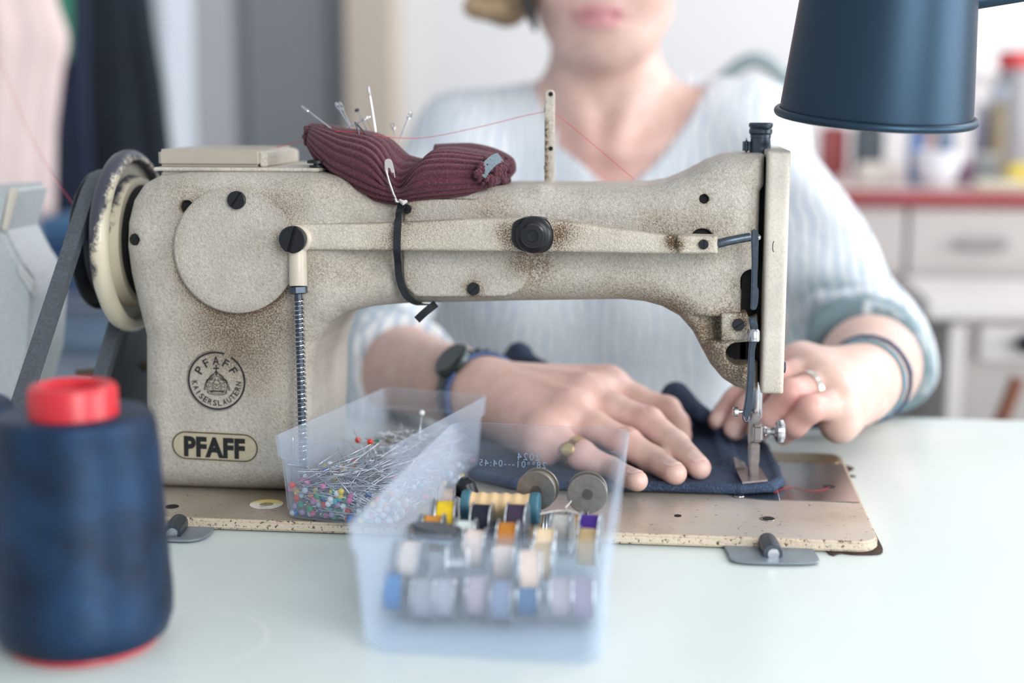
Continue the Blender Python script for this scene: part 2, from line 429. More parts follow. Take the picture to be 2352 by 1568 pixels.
# ------------------------------------------------------------------ counter on the right
CYF = 1.12
zc = at(2150, 440, CYF)[2]; xl = at(1700, 455, CYF)[0]
RED = simple('red_worktop_edge', srgb(144, 52, 58), .4, 0, 10, .06)
CAB = simple('pale_cabinet_paint', srgb(188, 182, 180), .5, 0, 4, .03)
wt = thing('worktop', 'red edged worktop under the jars at the back right', 'worktop', (1.0, CYF, zc - .02))
box('slab', (xl, CYF + .004, zc - .018), (1.9, WALLY - .002, zc), simple('worktop_face', srgb(196, 176, 172), .4), wt, .002)
box('edge_strip', (xl, CYF - .004, zc - .020), (1.9, CYF + .004, zc + .001), RED, wt, .002)
cabu = thing('base_cabinet', 'pale drawer cabinet under the red edged worktop', 'cabinet', (1.0, CYF + .02, 0))
box('body', (xl + .01, CYF + .03, .08), (1.9, WALLY - .004, zc - .0202), CAB, cabu, .002)
zd1 = min(at(2150, 470, CYF)[2], zc - .0235); zd0 = at(2150, 636, CYF)[2]
DK = simple('grey_recess', srgb(140, 138, 138), .6)
for (pa, pb) in ((1760, 2078), (2086, 2420)):
    xa, xb = at(pa, 550, CYF + .01)[0], at(pb, 550, CYF + .01)[0]
    d_ = box('drawer', (xa, CYF + .008, zd0), (xb, CYF + .03, zd1), CAB, cabu, .003)
    cx = (xa + xb) / 2
    tube('handle', [(cx - .032, CYF - .004, (zd0 + zd1) / 2), (cx + .032, CYF - .004, (zd0 + zd1) / 2)], .007, DK, d_)
    do = box('door', (xa, CYF + .008, .1), (xb, CYF + .03, zd0 - .012), CAB, cabu, .003)
    tube('handle', [(xb - .03, CYF, zd0 - .06), (xb - .03, CYF, zd0 - .13)], .006, DK, do)
# white stool-like cupboard in front of the cabinet
YS = .86
xs0 = at(2185, 700, YS)[0]; zs1 = at(2250, 690, YS)[2]
cup = thing('small_cupboard', 'low white cupboard with a black knob in front of the base cabinet', 'cupboard', (xs0 + .2, YS + .1, 0))
WH = simple('white_cupboard_paint', srgb(206, 202, 201), .45, 0, 5, .02)
box('top', (xs0 - .03, YS - .012, zs1 - .022), (xs0 + .5, YS + .24, zs1), WH, cup, .004)
box('body', (xs0 + .005, YS + .012, .05), (xs0 + .47, YS + .23, zs1 - .022), simple('grey_cupboard_side', srgb(168, 164, 162), .5), cup, .003)
box('door', (xs0 + .0, YS, .06), (xs0 + .018, YS + .012, zs1 - .03), WH, cup, .002)
kd = box('drawer', (xs0 + .035, YS, at(2250, 830, YS)[2]), (xs0 + .46, YS + .012, zs1 - .03), WH, cup, .003)
lathe('knob', [(.004, 0), (.005, .012), (.012, .018), (.013, .026), (.008, .031)], at(2348, 782, YS), (0, -1, 0), MT['black'], kd, 20)
q = at(2330, 880, .70)
tube_ = tag(tube('wooden_stick', [at(2288, 990, .72), at(2312, 935, .72), at(2338, 868, .72)], .0085, simple('brown_wood', srgb(120, 74, 56), .5, 0, 60, .2), None, 12), 'brown wooden stick leaning before the low white cupboard', 'stick')

# things on the counter
def jar(name, label, cat, px, pyt, pyb, wpx, Y, col, lid=None, square=False, lidh=.16):
    b = at(px, pyb, Y); t_ = at(px, pyt, Y); h = t_[2] - zc - .0005; r = (at(px + wpx / 2, pyb, Y)[0] - at(px - wpx / 2, pyb, Y)[0]) / 2
    base = np.array([b[0], Y, zc + .0005]); o = thing(name, label, cat, base)
    m = simple(name + '_body_' + label[:14].replace(' ', '_'), col, .35, 0, 40, .1)
    hb = h * (1 - lidh) if lid else h
    if square: box('body', (b[0] - r, Y - r * .6, zc + .0005), (b[0] + r, Y + r * .6, zc + .0005 + hb), m, o, min(.006, r * .3), 3)
    else: lathe('body', [(r * .9, 0), (r, hb * .04), (r, hb * .8), (r * .86, hb * .93), (r * .72, hb)], base, (0, 0, 1), m, o, 28)
    if lid:
        ml = simple(name + '_lid_' + label[:14].replace(' ', '_'), lid, .4)
        if square: box('lid', (b[0] - r * 1.03, Y - r * .63, zc + .0005 + hb), (b[0] + r * 1.03, Y + r * .63, zc + .0005 + h), ml, o, .003, 3)
        else: lathe('lid', [(r * .85, 0), (r * .9, h * lidh * .1), (r * .9, h * lidh * .9), (r * .84, h * lidh)], base + [0, 0, hb], (0, 0, 1), ml, o, 28)
    return o
jar('box', 'dark red box on the worktop beside the shoulder', 'box', 1910, 288, 440, 64, 1.52, srgb(150, 62, 66), None, True)
jar('tin', 'dark teal tin on the worktop under the lamp shade', 'tin', 1990, 262, 440, 70, 1.44, srgb(44, 62, 72), srgb(196, 186, 150), True, .5 * .3)
jar('box', 'low beige box on the worktop in front of the teal tin', 'box', 2012, 372, 440, 92, 1.30, srgb(206, 198, 192), None, True)
jar('bottle', 'slim blue bottle on the worktop right of the beige box', 'bottle', 2098, 292, 440, 34, 1.33, srgb(62, 110, 168), srgb(60, 100, 160))
jar('jar', 'pale pink brown jar on the worktop behind the white bowl', 'jar', 2128, 288, 440, 36, 1.48, srgb(186, 162, 158), srgb(150, 130, 126))
jar('jar', 'grey blue jar on the worktop behind the white bowl', 'jar', 2166, 282, 440, 40, 1.48, srgb(118, 146, 176), srgb(150, 176, 204))
o = thing('bowl', 'white bowl on the worktop below the lamp shade', 'bowl', (at(2150, 430, 1.26)[0], 1.26, zc + .0005))
lathe('body', [(.018, 0), (.02, .004), (.026, .010), (.032, .028), (.034, .048), (.031, .048), (.027, .02), (.01, .012)], ROOT[o.name], (0, 0, 1), simple('white_ceramic', srgb(222, 226, 234), .3), o, 32)
jar('jar', 'small plum coloured jar right of the white bowl', 'jar', 2214, 366, 440, 40, 1.30, srgb(96, 66, 92), srgb(170, 150, 160))
jar('box', 'grey box on the worktop under the tall jar', 'box', 2262, 352, 440, 56, 1.30, srgb(120, 126, 130), srgb(170, 172, 170), True)
jar('box', 'yellow box at the right end of the worktop', 'box', 2336, 374, 440, 52, 1.27, srgb(206, 186, 74), None, True)
jar('tray', 'flat cream tray at the front of the worktop', 'tray', 2290, 414, 440, 120, 1.20, srgb(206, 202, 184), None, True)
jar('canister', 'tall glass canister with a red lid on the worktop', 'canister', 2318, 118, 440, 96, 1.46, srgb(150, 150, 156), srgb(206, 64, 66), False, .13)
jar('jar', 'tall brown jar left of the red lidded canister', 'jar', 2282, 196, 440, 40, 1.40, srgb(128, 116, 92), srgb(150, 160, 176))
jar('jar', 'lilac glass jar left of the tall brown jar', 'jar', 2246, 236, 440, 38, 1.50, srgb(178, 180, 204), srgb(206, 208, 222))

# ------------------------------------------------------------------ work table
tb = thing('work_table', 'worn white sewing table carrying the machine', 'table', (0, -.08, 0))
yr = az(2200, 960, T)[1]
box('tabletop', (-.78, -.52, T - .032), (.78, yr, T), MT['table'], tb, .003, 3)
LEGM = simple('grey_table_leg', srgb(120, 124, 128), .4, .6)
for a in (-.72, .68):
    for b in (-.47, yr - .09): box('leg', (a, b, 0), (a + .04, b + .04, T - .032), LEGM, tb, .003)
# dark worn cut-out edge around the right end of the bed
BX1 = .0612; BY0 = -.112; BY1 = .088; BX0 = -.405
gap = smooth_poly([(BX1 - .02, BY0 - .001), (BX1 - .006, BY0 - .002), (BX1 + .002, BY0 + .004), (BX1 + .0025, BY0 + .03), (BX1 + .0015, -.03), (BX1 + .002, .03), (BX1 + .002, .048), (BX1 + .006, .052), (BX1 + .0015, .057),
                   (BX1 + .003, .064), (BX1 + .007, .074), (BX1 - .002, .084), (BX1 - .016, .092), (BX1 - .04, .095), (BX1 - .045, .08), (BX1 - .03, -.1)], 4)
prism('worn_cutout_edge', gap, T + .0001, T + .0008, simple('bare_dark_chipboard', srgb(62, 44, 34), .8, 0, 220, .5), tb, 0, axis='Z')
rg = []
c0 = az(430, 1470, T)
for k in range(97):
    a = 2 * PI * k / 96; rg.append((c0[0] + .036 * math.cos(a), c0[1] + .036 * math.sin(a), T + .00012))
v1 = [(c0[0] + r_ * math.cos(2 * PI * k / 96), c0[1] + r_ * math.sin(2 * PI * k / 96), T + .00015) for r_ in (.0345, .0365) for k in range(96)]
mk('ring_mark', v1, [(k, (k + 1) % 96, 96 + (k + 1) % 96, 96 + k) for k in range(96)], simple('pale_ring', srgb(226, 233, 235), .4), tb)  # thin ring slightly paler than the tabletop
# ------------------------------------------------------------------ sewing machine
YF = -.035
sm = thing('sewing_machine', 'cream industrial sewing machine with worn wrinkle paint on the white table', 'sewing machine', (-.15, 0, T))
def q2(px, py, Y=YF):
    p = at(px, py, Y); return (p[0], p[2])
# outline of the casting
OUT = [(356, 1138), (354, 760), (336, 690), (320, 620), (312, 560), (314, 505), (326, 455), (350, 418), (388, 398), (450, 392), (600, 392), (735, 393), (800, 404), (900, 434), (1000, 432), (1180, 428), (1400, 430),
       (1485, 428), (1530, 420), (1575, 401), (1625, 374), (1665, 359), (1700, 355), (1757, 354),
       (1756, 425), (1747, 440), (1744, 530), (1742, 720), (1742, 903), (1725, 903), (1690, 892), (1660, 873), (1632, 840), (1610, 800), (1590, 762), (1560, 728), (1520, 706), (1480, 695), (1430, 690), (1200, 693), (940, 699), (860, 703),
       (800, 714), (765, 737), (742, 777), (730, 830), (727, 900), (724, 1138)]
poly = [q2(*p) for p in OUT]; poly[0] = (poly[0][0], B + .0002); poly[-1] = (poly[-1][0], B + .0002)
COLD, ARMD = .060, .043
def hdepth(X):
    t = np.clip((X - (-.262)) / .05, 0, 1); t = t * t * (3 - 2 * t)
    return COLD + (ARMD - COLD) * t
def discs(lst): return [(np.array(q2(a, b)), r) for a, b, r in lst]
HOLES = [((428, 476), .0042, -.060), ((323, 547), .0034, -.048), ((1617, 457), .0028, -.043), ((1612, 552), .0068, -.043)]
def px2m(n): return n / 3.78e3
def body_sdf(P):
    X, Y, Z = P
    d2 = poly2(X, Z, poly); h = hdepth(X); r = .016
    qx = d2 + r; qy = np.abs(Y) - h + r
    d = np.minimum(np.maximum(qx, qy), 0) + np.sqrt(np.maximum(qx, 0) ** 2 + np.maximum(qy, 0) ** 2) - r
    # neck ring behind the handwheel
    # recess in the head, left of the screw block
    a = q2(1572, 722); b = q2(1657, 779)
    bx_ = np.maximum(np.maximum(a[0] - X, X - b[0]), np.maximum(b[1] - Z, Z - a[1])); bx_ = np.maximum(bx_, Y + ARMD - .012 * np.clip((X - a[0]) / (b[0] - a[0]), .05, 1) - .001)
    d = smax(d, -bx_, .003)
    # dark openings beside the face plate
    for (c, c2, rr) in (((1722, 640), (1722, 712), px2m(21)), ((1692, 808), (1745, 808), px2m(25))):
        p = q2(*c); p2 = q2(*c2)
        k = cap((X, 0 * Y, Z), (p[0], 0, p[1]), (p2[0], 0, p2[1]), rr); d = smax(d, -np.maximum(k, Y + .022), .0015)
    for (c, rr, yy_) in HOLES:
        p = q2(*c, yy_); k = np.sqrt((X - p[0]) ** 2 + (Z - p[1]) ** 2) - rr; d = np.maximum(d, -np.maximum(k, Y + hdepth(X) - .014))
    # boss under the thread post, shallow
    p = q2(1238, 440); d = smin(d, cap(P, (p[0], -.03, p[1] - .004), (p[0], .0, p[1] - .004), .006), .006)
    return d
h = .00115
lo = (-.398, -.068, T + .0045); hi = (.018, .068, .972)
P = grid(lo, hi, h); fld = body_sdf(P).astype(np.float32)
# flat underside resting on the bed
fld = np.maximum(fld, (B + .0003) - P[2])
v, f = nets(fld, lo, h)
def front_y(x, z):
    """front surface of the casting at (x, z)"""
    x = np.asarray(x, np.float32); z = np.asarray(z, np.float32); y = np.full(x.shape, -.075, np.float32)
    for _ in range(40): y = y + np.clip(body_sdf_pts(x, y, z), -.002, .01) * .8
    return y
def body_sdf_pts(x, y, z): return body_sdf((x, y, z))
body = mk('body_casting', v, f, MT['paint'], sm)
# grime: spots given on the front view (x, y, radius, strength)
ST = [(600, 760, 110, .95), (520, 735, 80, .8), (660, 720, 60, .7), (560, 830, 120, .35), (450, 650, 70, .5), (400, 560, 45, .35), (700, 640, 40, .5), (690, 480, 45, .6), (640, 450, 50, .4), (470, 440, 60, .35), (380, 420, 70, .35), (430, 420, 60, .4),
      (345, 600, 40, .45), (350, 700, 40, .35), (700, 400, 80, .45), (780, 420, 60, .5), (860, 440, 60, .45), (1215, 620, 55, .85), (1245, 600, 40, .8), (1160, 490, 40, .55), (1130, 470, 35, .5), (1290, 540, 35, .6), (1170, 520, 30, .4), (1500, 530, 50, .75), (1540, 510, 40, .5),
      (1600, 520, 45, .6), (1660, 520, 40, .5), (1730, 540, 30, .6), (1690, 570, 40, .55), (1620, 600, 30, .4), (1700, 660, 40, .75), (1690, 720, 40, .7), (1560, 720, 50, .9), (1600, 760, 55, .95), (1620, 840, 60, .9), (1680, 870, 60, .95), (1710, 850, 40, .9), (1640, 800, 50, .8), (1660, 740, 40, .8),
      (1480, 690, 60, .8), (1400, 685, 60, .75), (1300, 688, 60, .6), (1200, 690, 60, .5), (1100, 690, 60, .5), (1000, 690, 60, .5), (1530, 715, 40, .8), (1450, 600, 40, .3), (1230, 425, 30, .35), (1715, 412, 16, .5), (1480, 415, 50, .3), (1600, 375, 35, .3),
      (930, 500, 30, .6), (900, 580, 35, .6), (820, 590, 60, .5), (740, 600, 40, .55), (880, 640, 50, .35), (800, 640, 60, .4), (380, 1135, 60, .8), (500, 1140, 70, .8), (620, 1140, 60, .8), (690, 1130, 50, .7), (440, 1112, 12, .7), (630, 860, 70, .5), (660, 960, 50, .5), (500, 780, 100, .5), (400, 900, 60, .2)]
def stain_shade(pts):
    s = np.zeros(len(pts))
    for (a, b, r, k) in ST:
        c = at(a, b, -.045); rm = r / 3.75e3
        d2 = (pts[:, 0] - c[0]) ** 2 + (pts[:, 2] - c[2]) ** 2
        s = 1 - (1 - s) * (1 - .62 * k * np.exp(-d2 / (rm * rm)))
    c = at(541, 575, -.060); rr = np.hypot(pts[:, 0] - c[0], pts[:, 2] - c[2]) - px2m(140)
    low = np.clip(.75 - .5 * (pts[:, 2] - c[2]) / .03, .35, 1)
    s = 1 - (1 - s) * (1 - .9 * low * np.exp(-np.maximum(rr, 0) / .0035) * (np.abs(pts[:, 1] + .06) < .02))  # ring round the cover: painted shadow mixed with grime, stronger below
    for (hc, hr_, yy_) in HOLES:
        c = at(hc[0], hc[1], yy_); rr = np.hypot(pts[:, 0] - c[0], pts[:, 2] - c[2]) - hr_; s = 1 - (1 - s) * (1 - .45 * np.exp(-np.maximum(rr, 0) / .0022))
    return s * np.clip((.03 - pts[:, 1]) / .03, 0, 1)
attr(body, 'stain_shade', stain_shade(v))
def st_attr(o, k=1.0):
    c = np.array([x.co[:] for x in o.data.vertices]) + ROOT[o.name]; attr(o, 'stain_shade', k * stain_shade(c))

def disc_at(name, px, py, Y, rpx, thick, mat, parent=sm, bev=.0012, n=48, dirn=(0, -1, 0)):
    c = at(px, py, Y); r = px2m(rpx)
    return lathe(name, [(r * .3, 0), (r, 0), (r, thick - bev), (r - bev, thick), (r * .3, thick)], c, dirn, mat, parent, n)
def slot_screw(px, py, Y, rpx, thick, ang, mat=MT['black'], parent=sm, name='slotted_screw'):
    """round screw head whose slot is a real groove"""
    c = at(px, py, Y); r = px2m(rpx); bm = bmesh.new(); sw = r * .13; gd = thick * .4
    outl = []
    for sgn in (1, -1):
        a0 = math.asin(sw / r); pts = [(r * math.cos(a0 + (PI - 2 * a0) * k / 14), sgn * r * math.sin(a0 + (PI - 2 * a0) * k / 14)) for k in range(15)]
        outl.append(pts)
    parts = []
    for pts in outl:
        n = len(pts); vv = [(x, y, thick * .45) for x, y in pts] + [(x, y, thick - .0004) for x, y in pts] + [(x * .93, (y - math.copysign(sw, y)) * .93 + math.copysign(sw, y), thick) for x, y in pts]
        ff = [(k, (k + 1) % n, n + (k + 1) % n, n + k) for k in range(n)] + [(n + k, n + (k + 1) % n, 2 * n + (k + 1) % n, 2 * n + k) for k in range(n)] + [tuple(range(2 * n, 3 * n))]
        parts.append((np.array(vv), ff))
    parts.append(lathe_vf([(r, 0), (r, thick * .5)], 32))
    v_, f_ = join_vf(parts); ca, sa = math.cos(ang), math.sin(ang)
    x = v_[:, 0] * ca - v_[:, 1] * sa; z = v_[:, 0] * sa + v_[:, 1] * ca
    w_ = np.stack([c[0] + x, c[1] - v_[:, 2], c[2] + z], 1)
    o = mk(name, w_, f_, mat, parent, True, .5); bm.free(); return o

# round cover on the column
cv = disc_at('round_cover', 541, 575, -COLD + .0005, 140, .0035, MT['paint'], sm, .0015, 96); 
# a finer face for the cover so that grime can be carried
bmv = []; c = at(541, 575, -COLD - .0034); R_ = px2m(138.5)
rings = 18; nn = 96
vv = [(c[0], c[1], c[2])] + [(c[0] + R_ * (i + 1) / rings * math.cos(2 * PI * k / nn), c[1], c[2] + R_ * (i + 1) / rings * math.sin(2 * PI * k / nn)) for i in range(rings) for k in range(nn)]
ff = [(0, 1 + (k + 1) % nn, 1 + k) for k in range(nn)] + [(1 + i * nn + k, 1 + i * nn + (k + 1) % nn, 1 + (i + 1) * nn + (k + 1) % nn, 1 + (i + 1) * nn + k) for i in range(rings - 1) for k in range(nn)]
cf = mk('cover_face', vv, ff, MT['paint'], cv)
r_ = np.linalg.norm(np.array(vv) - np.array(c), axis=1) / R_
va = np.array(vv); ang = np.arctan2(va[:, 2] - c[2], va[:, 0] - c[0])
attr(cf, 'stain_shade', np.clip((r_ - .80) * 2.2, 0, .4) + .55 * np.exp(-((va[:, 0] - at(640, 560, -.06)[0]) ** 2 + (va[:, 2] - at(640, 560, -.06)[2]) ** 2) / .00012))
slot_screw(545, 459, -COLD - .0033, 20, .003, .95, parent=sm)

# black discs set in the drilled holes, their inner shade put into colour
for (c, rr, yy_) in HOLES:
    p = at(c[0], c[1], yy_); hd = float(hdepth(np.array(p[0])))
    lathe('hole_shade_disc', [(rr * .2, 0), (rr * 1.02, 0), (rr * 1.02, .0004), (rr * .2, .0004)], (p[0], -hd + .0035, p[2]), (0, -1, 0), MT['void'], sm, 24)

# rectangular cover plate under the lever
cp = smooth_poly([(930, 462), (938, 458), (1085, 458), (1096, 462), (1140, 505), (1150, 560), (1205, 582), (1216, 600), (1214, 632), (1198, 662), (1165, 679), (1100, 681), (968, 681), (945, 672), (928, 645), (926, 560)], 5)
def sdf_plate(name, pts, y0, y1, r, mat, parent, spots, hp=.0009, Yref=-.06, edge=.25):
    pts = np.array(pts); l_ = (pts[:, 0].min() - .003, y0 - .002, pts[:, 1].min() - .003); h_ = (pts[:, 0].max() + .003, y1 + .002, pts[:, 1].max() + .003)
    Pp = grid(l_, h_, hp); d2 = poly2(Pp[0], Pp[2], pts); dyy = np.abs(Pp[1] - (y0 + y1) / 2) - (y1 - y0) / 2
    qx = d2 + r; qy = dyy + r; dd = np.minimum(np.maximum(qx, qy), 0) + np.sqrt(np.maximum(qx, 0) ** 2 + np.maximum(qy, 0) ** 2) - r
    vv_, ff_ = nets(dd.astype(np.float32), l_, hp); o = mk(name, vv_, ff_, mat, parent); s = np.zeros(len(vv_))
    for (a, b, rr, k) in spots:
        c = at(a, b, Yref); s = 1 - (1 - s) * (1 - k * np.exp(-((vv_[:, 0] - c[0]) ** 2 + (vv_[:, 2] - c[2]) ** 2) / (rr / 3.8e3) ** 2))
    de = poly2(vv_[:, 0].astype(np.float32), vv_[:, 2].astype(np.float32), pts); s = 1 - (1 - s) * (1 - edge * np.exp(-np.abs(de) / .0012)); attr(o, 'stain_shade', s); return o
cpl = sdf_plate('cover_plate', [q2(a, b, -.046) for a, b in cp], -ARMD - .0032, -ARMD + .008, .0008, MT['paint'], sm, [(1088, 663, 26, 1.0), (935, 480, 24, .8), (1205, 600, 40, .7), (1120, 500, 30, .5), (1160, 590, 60, .3), (940, 640, 40, .4), (1080, 470, 60, .2)], .0009, -.046, .45)
slot_screw(935, 480, -.0462, 10.5, .0018, .1); slot_screw(1088, 663, -.0462, 14, .002, .75)

# presser lifting lever along the arm
lv_out = smooth_poly([(668, 520), (690, 514), (800, 513), (920, 510), (1060, 503), (1170, 500), (1270, 504), (1360, 516), (1450, 528), (1540, 539), (1640, 541), (1648, 548), (1648, 574), (1640, 582), (1540, 582), (1400, 580), (1200, 577), (950, 575), (800, 574), (700, 573), (672, 568), (655, 545)], 5)
lev = sdf_plate('lifting_lever', [q2(a, b, -.060) for a, b in lv_out], -.0635, -.0525, .0022, MT['paint_pale'], sm, [(1165, 530, 34, .8), (1175, 562, 26, .6), (1285, 530, 36, .8), (1275, 562, 22, .6), (1320, 545, 50, .35), (1548, 560, 22, 1.0), (1540, 548, 16, .8), (930, 512, 60, .4), (880, 574, 60, .4), (1020, 506, 60, .4), (1400, 520, 60, .25), (900, 545, 20, .4)], .0009, -.0635, .3)
lvb = sdf_plate('lever_end_block', [q2(a, b, -.063) for a, b in ((1556, 539), (1646, 541), (1648, 581), (1560, 581), (1553, 560))], -.0675, -.0515, .002, MT['paint_pale'], lev, [(1616, 561, 17, .75), (1558, 560, 22, .9), (1640, 545, 10, .3)], .0008, -.0675, .2)
slot_screw(1616, 561, -.0675, 10.5, .0012, 1.55, parent=lev)
# pivot boss, big slotted pivot screw
disc_at('pivot_boss', 690, 547, -.0600, 31, .0072, MT['cream'], lev, .0015)
slot_screw(675, 549, -.0672, 29.5, .0045, 1.28, name='pivot_screw', parent=lev)
# clevis, nut, rod and spring
ct, cb = at(684, 573, -.0640), at(685, 657, -.0675)
lathe('clevis', [(px2m(18), 0), (px2m(19.5), .002), (px2m(20), np.linalg.norm(cb - ct) - .0012), (px2m(18.5), np.linalg.norm(cb - ct))], ct, cb - ct, MT['cream'], sm, 32)
n0, n1 = at(685, 657, -.0675), at(686, 675, -.0680)
lathe('hex_nut', [(px2m(17), 0), (px2m(21), .0006), (px2m(21), np.linalg.norm(n1 - n0) - .0006), (px2m(17), np.linalg.norm(n1 - n0))], n0, n1 - n0, MT['gunmetal'], sm, 6, .3)
rb = np.array([at(694, 1000, -.0735)[0], -.0735, B]); rt_ = at(685, 664, -.0680)
tube('lift_rod', [rt_, rb], px2m(8.5), MT['gunmetal'], sm, 16)
hel = []; turns = 46; nrm_ = rb - rt_; x_, y_, d_ = basis(nrm_); Lr = np.linalg.norm(nrm_)
for k in range(turns * 14):
    t_ = k / (turns * 14 - 1); a = 2 * PI * turns * t_
    hel.append(rt_ + d_ * (Lr * (.045 + .94 * t_)) + px2m(11.5) * (math.cos(a) * x_ + math.sin(a) * y_))
tube('coil_spring', hel, .00042, MT['steel'], sm, 6)

# black pivot knob in the middle of the arm
kc = at(1222, 540, -.052)
kp = smooth_poly([(1176, 540), (1180, 512), (1200, 501), (1225, 499), (1255, 504), (1268, 524), (1271, 545), (1266, 566), (1250, 579), (1220, 580), (1192, 572), (1178, 556)], 4)
knob = prism('pivot_knob', [q2(a, b, -.064) for a, b in kp], -.0680, -.052, MT['black'], sm, .003, 3)
kc2 = at(1226, 539, -.068)
lathe('knob_cap', [(px2m(40), 0), (px2m(36), .0022), (px2m(32), .0030), (px2m(27), .0036), (px2m(26), .0060), (px2m(23), .0074), (px2m(13), .0076), (px2m(12), .0066), (px2m(5), .0064)], kc2, (0, -1, 0), MT['black'], knob, 40)

# black blocks added between head and face plate, the gap's shade as colour
a0 = q2(1690, 352, -.02); a1 = q2(1770, 898, -.02)
box('opening_shade', (q2(1662, 800)[0], -.0232, q2(1700, 838)[1]), (q2(1715, 800)[0], -.012, q2(1700, 778)[1]), MT['void'], sm, 0)
box('head_gap_shade', (q2(1698, 800)[0], -.0232, q2(1700, 886)[1]), (a1[0] - .003, .038, a0[1] - .002), MT['void'], sm, .001)
fp0 = q2(1757, 346, -.04); fp1 = q2(1811, 346, -.04); zb = q2(1775, 902, -.04)[1]
xf0 = q2(1755, 600, -.04)[0]; xf1 = q2(1808, 600, -.04)[0]
fpl = sdf_plate('face_plate', [(xf0, zb), (xf1, zb), (xf1, fp0[1]), (xf0, fp0[1])], -.0445, .042, .0024, MT['paint_smooth'], sm, [(1790, 895, 40, .35)], .0012, -.044, .12)
q_ = at(1780, 566, -.0446)
tube('casting_mark', [q_ + np.array([.0010 * (math.cos(t_) - 1) + .0008, -.0001, .0034 * math.sin(t_)]) for t_ in np.linspace(2.0, 4.3, 10)], .00018, MT['ink'], fpl, 6)
lathe('side_screw', [(.0034, 0), (.0034, .001), (.0026, .0014)], (xf1, -.036, q2(1808, 846, -.04)[1]), (1, 0, 0), MT['gunmetal'], fpl, 20)

# thread wire, hinged levers beside the slot
tube('connecting_wire', [at(1648, 560, -.060), at(1670, 554, -.060), at(1695, 549, -.058), at(1722, 544, -.056)], px2m(9.5), MT['gunmetal'], sm, 14)
LB = smooth_poly([(1725, 531), (1736, 528), (1742, 536), (1742, 560), (1739, 650), (1742, 664), (1741, 690), (1736, 708), (1724, 708), (1724, 690), (1726, 600)], 3)
lb_ = prism('slotted_link', [q2(a, b, -.054) for a, b in LB], -.0575, -.0535, MT['gunmetal'], sm, .0007)
lathe('link_rivet', [(.0013, 0), (.0016, .0006), (.001, .0014)], at(1741, 545, -.0555), (1, -.3, 0), MT['steel'], lb_, 14)
for py in (590, 604): lathe('inner_pin', [(.0011, 0), (.0011, .002), (.0006, .0024)], at(1745, py, -.020), (0, -1, 0), MT['gunmetal'], sm, 12)
# screw block
blk = sdf_plate('screw_block', [q2(a, b, -.044) for a, b in ((1656, 718), (1714, 717), (1720, 730), (1720, 776), (1713, 782), (1656, 781))], -.0468, -.030, .0018, MT['paint'], sm, [(1696, 745, 24, .9), (1665, 775, 20, .7), (1710, 725, 16, .7)], .0009, -.0465, .6)
slot_screw(1696, 745, -.0465, 13, .0022, .62, parent=blk)
# curved presser lifter hanging in front of the slot
PL = smooth_poly([(1719, 731), (1728, 727), (1737, 733), (1741, 752), (1740, 778), (1734, 800), (1733, 835), (1731, 880), (1727, 920), (1722, 952), (1706, 953), (1711, 915), (1716, 860), (1718, 815), (1720, 790), (1724, 770), (1722, 750)], 4)
pll = prism('thread_lever', [q2(a, b, -.050) for a, b in PL], -.0535, -.0490, MT['gunmetal'], sm, .0009)
lathe('lever_collar', [(.0030, 0), (.0036, .001), (.0036, .006), (.0030, .007)], at(1731, 757, -.0535), (0, -.25, -1), MT['steel'], pll, 20)
g0 = at(1706, 945, -.051)
lathe('guide_screw', [(.0011, 0), (.0011, .0028), (.0028, .003), (.0028, .0052), (.002, .0058)], g0, (-1, -.2, 0), MT['steel'], pll, 18)
tube('guide_hook', [at(1708, 950, -.052), at(1708, 962, -.053), at(1711, 968, -.053), at(1717, 967, -.053), at(1719, 958, -.052)], .0007, MT['gunmetal'], pll, 8)

# presser bar, clamp, presser foot, needle
PBY = -.006
pb = at(1739, 900, PBY); pe = at(1736, 1000, PBY)
lathe('presser_bar', [(px2m(13), 0), (px2m(13), pb[2] - pe[2]), (px2m(11), pb[2] - pe[2] + .001)], (pb[0], PBY, pb[2] + .012), (0, 0, -1), MT['steel'], sm, 28)
foot = prism('presser_foot', [q2(a, b, PBY - .004) for a, b in ((1729, 948), (1737, 944), (1745, 950), (1742, 975), (1742, 1092), (1738, 1097), (1728, 1097), (1722, 1092), (1720, 1045), (1721, 975))], PBY - .0075, PBY + .004, MT['steel_warm'], sm, .0008)
fx0, fx1 = q2(1722, 1014, PBY)[0], q2(1742, 1054, PBY)[0]
box('shank_block', (fx0, PBY - .0115, q2(1730, 1054, PBY)[1]), (fx1, PBY - .006, q2(1730, 1008, PBY)[1]), MT['steel_warm'], foot, .0008)
c0_, c1_ = q2(1728, 1012, PBY - .01), q2(1753, 975, PBY - .01)
box('clamp_block', (c0_[0], PBY - .014, c0_[1]), (c1_[0], PBY + .004, c1_[1]), MT['steel_warm'], foot, .0013, 3)
ts0 = at(1753, 990, PBY - .006); ts = foot
tv = [(.0030, 0), (.0036, .0008), (.0026, .002), (.0020, .0042), (.0026, .0066), (.0046, .0078), (.0060, .0080)]
lathe('thumb_screw', tv + [(.0066, .0084), (.0066, .0120), (.0058, .0126)], ts0, (1, .10, 0), MT['steel'], foot, 48, .4)
kn = []
x_, y_, d_ = basis((1, .10, 0))
for k in range(36):
    a = 2 * PI * k / 36; c_ = ts0 + d_ * .0102 + .0066 * (math.cos(a) * x_ + math.sin(a) * y_)
    kn.append(tube_vf([c_ - d_ * .0017, c_ + d_ * .0017], .00028, 5))
v_, f_ = join_vf(kn); mk('knurling', v_, f_, MT['steel'], foot)
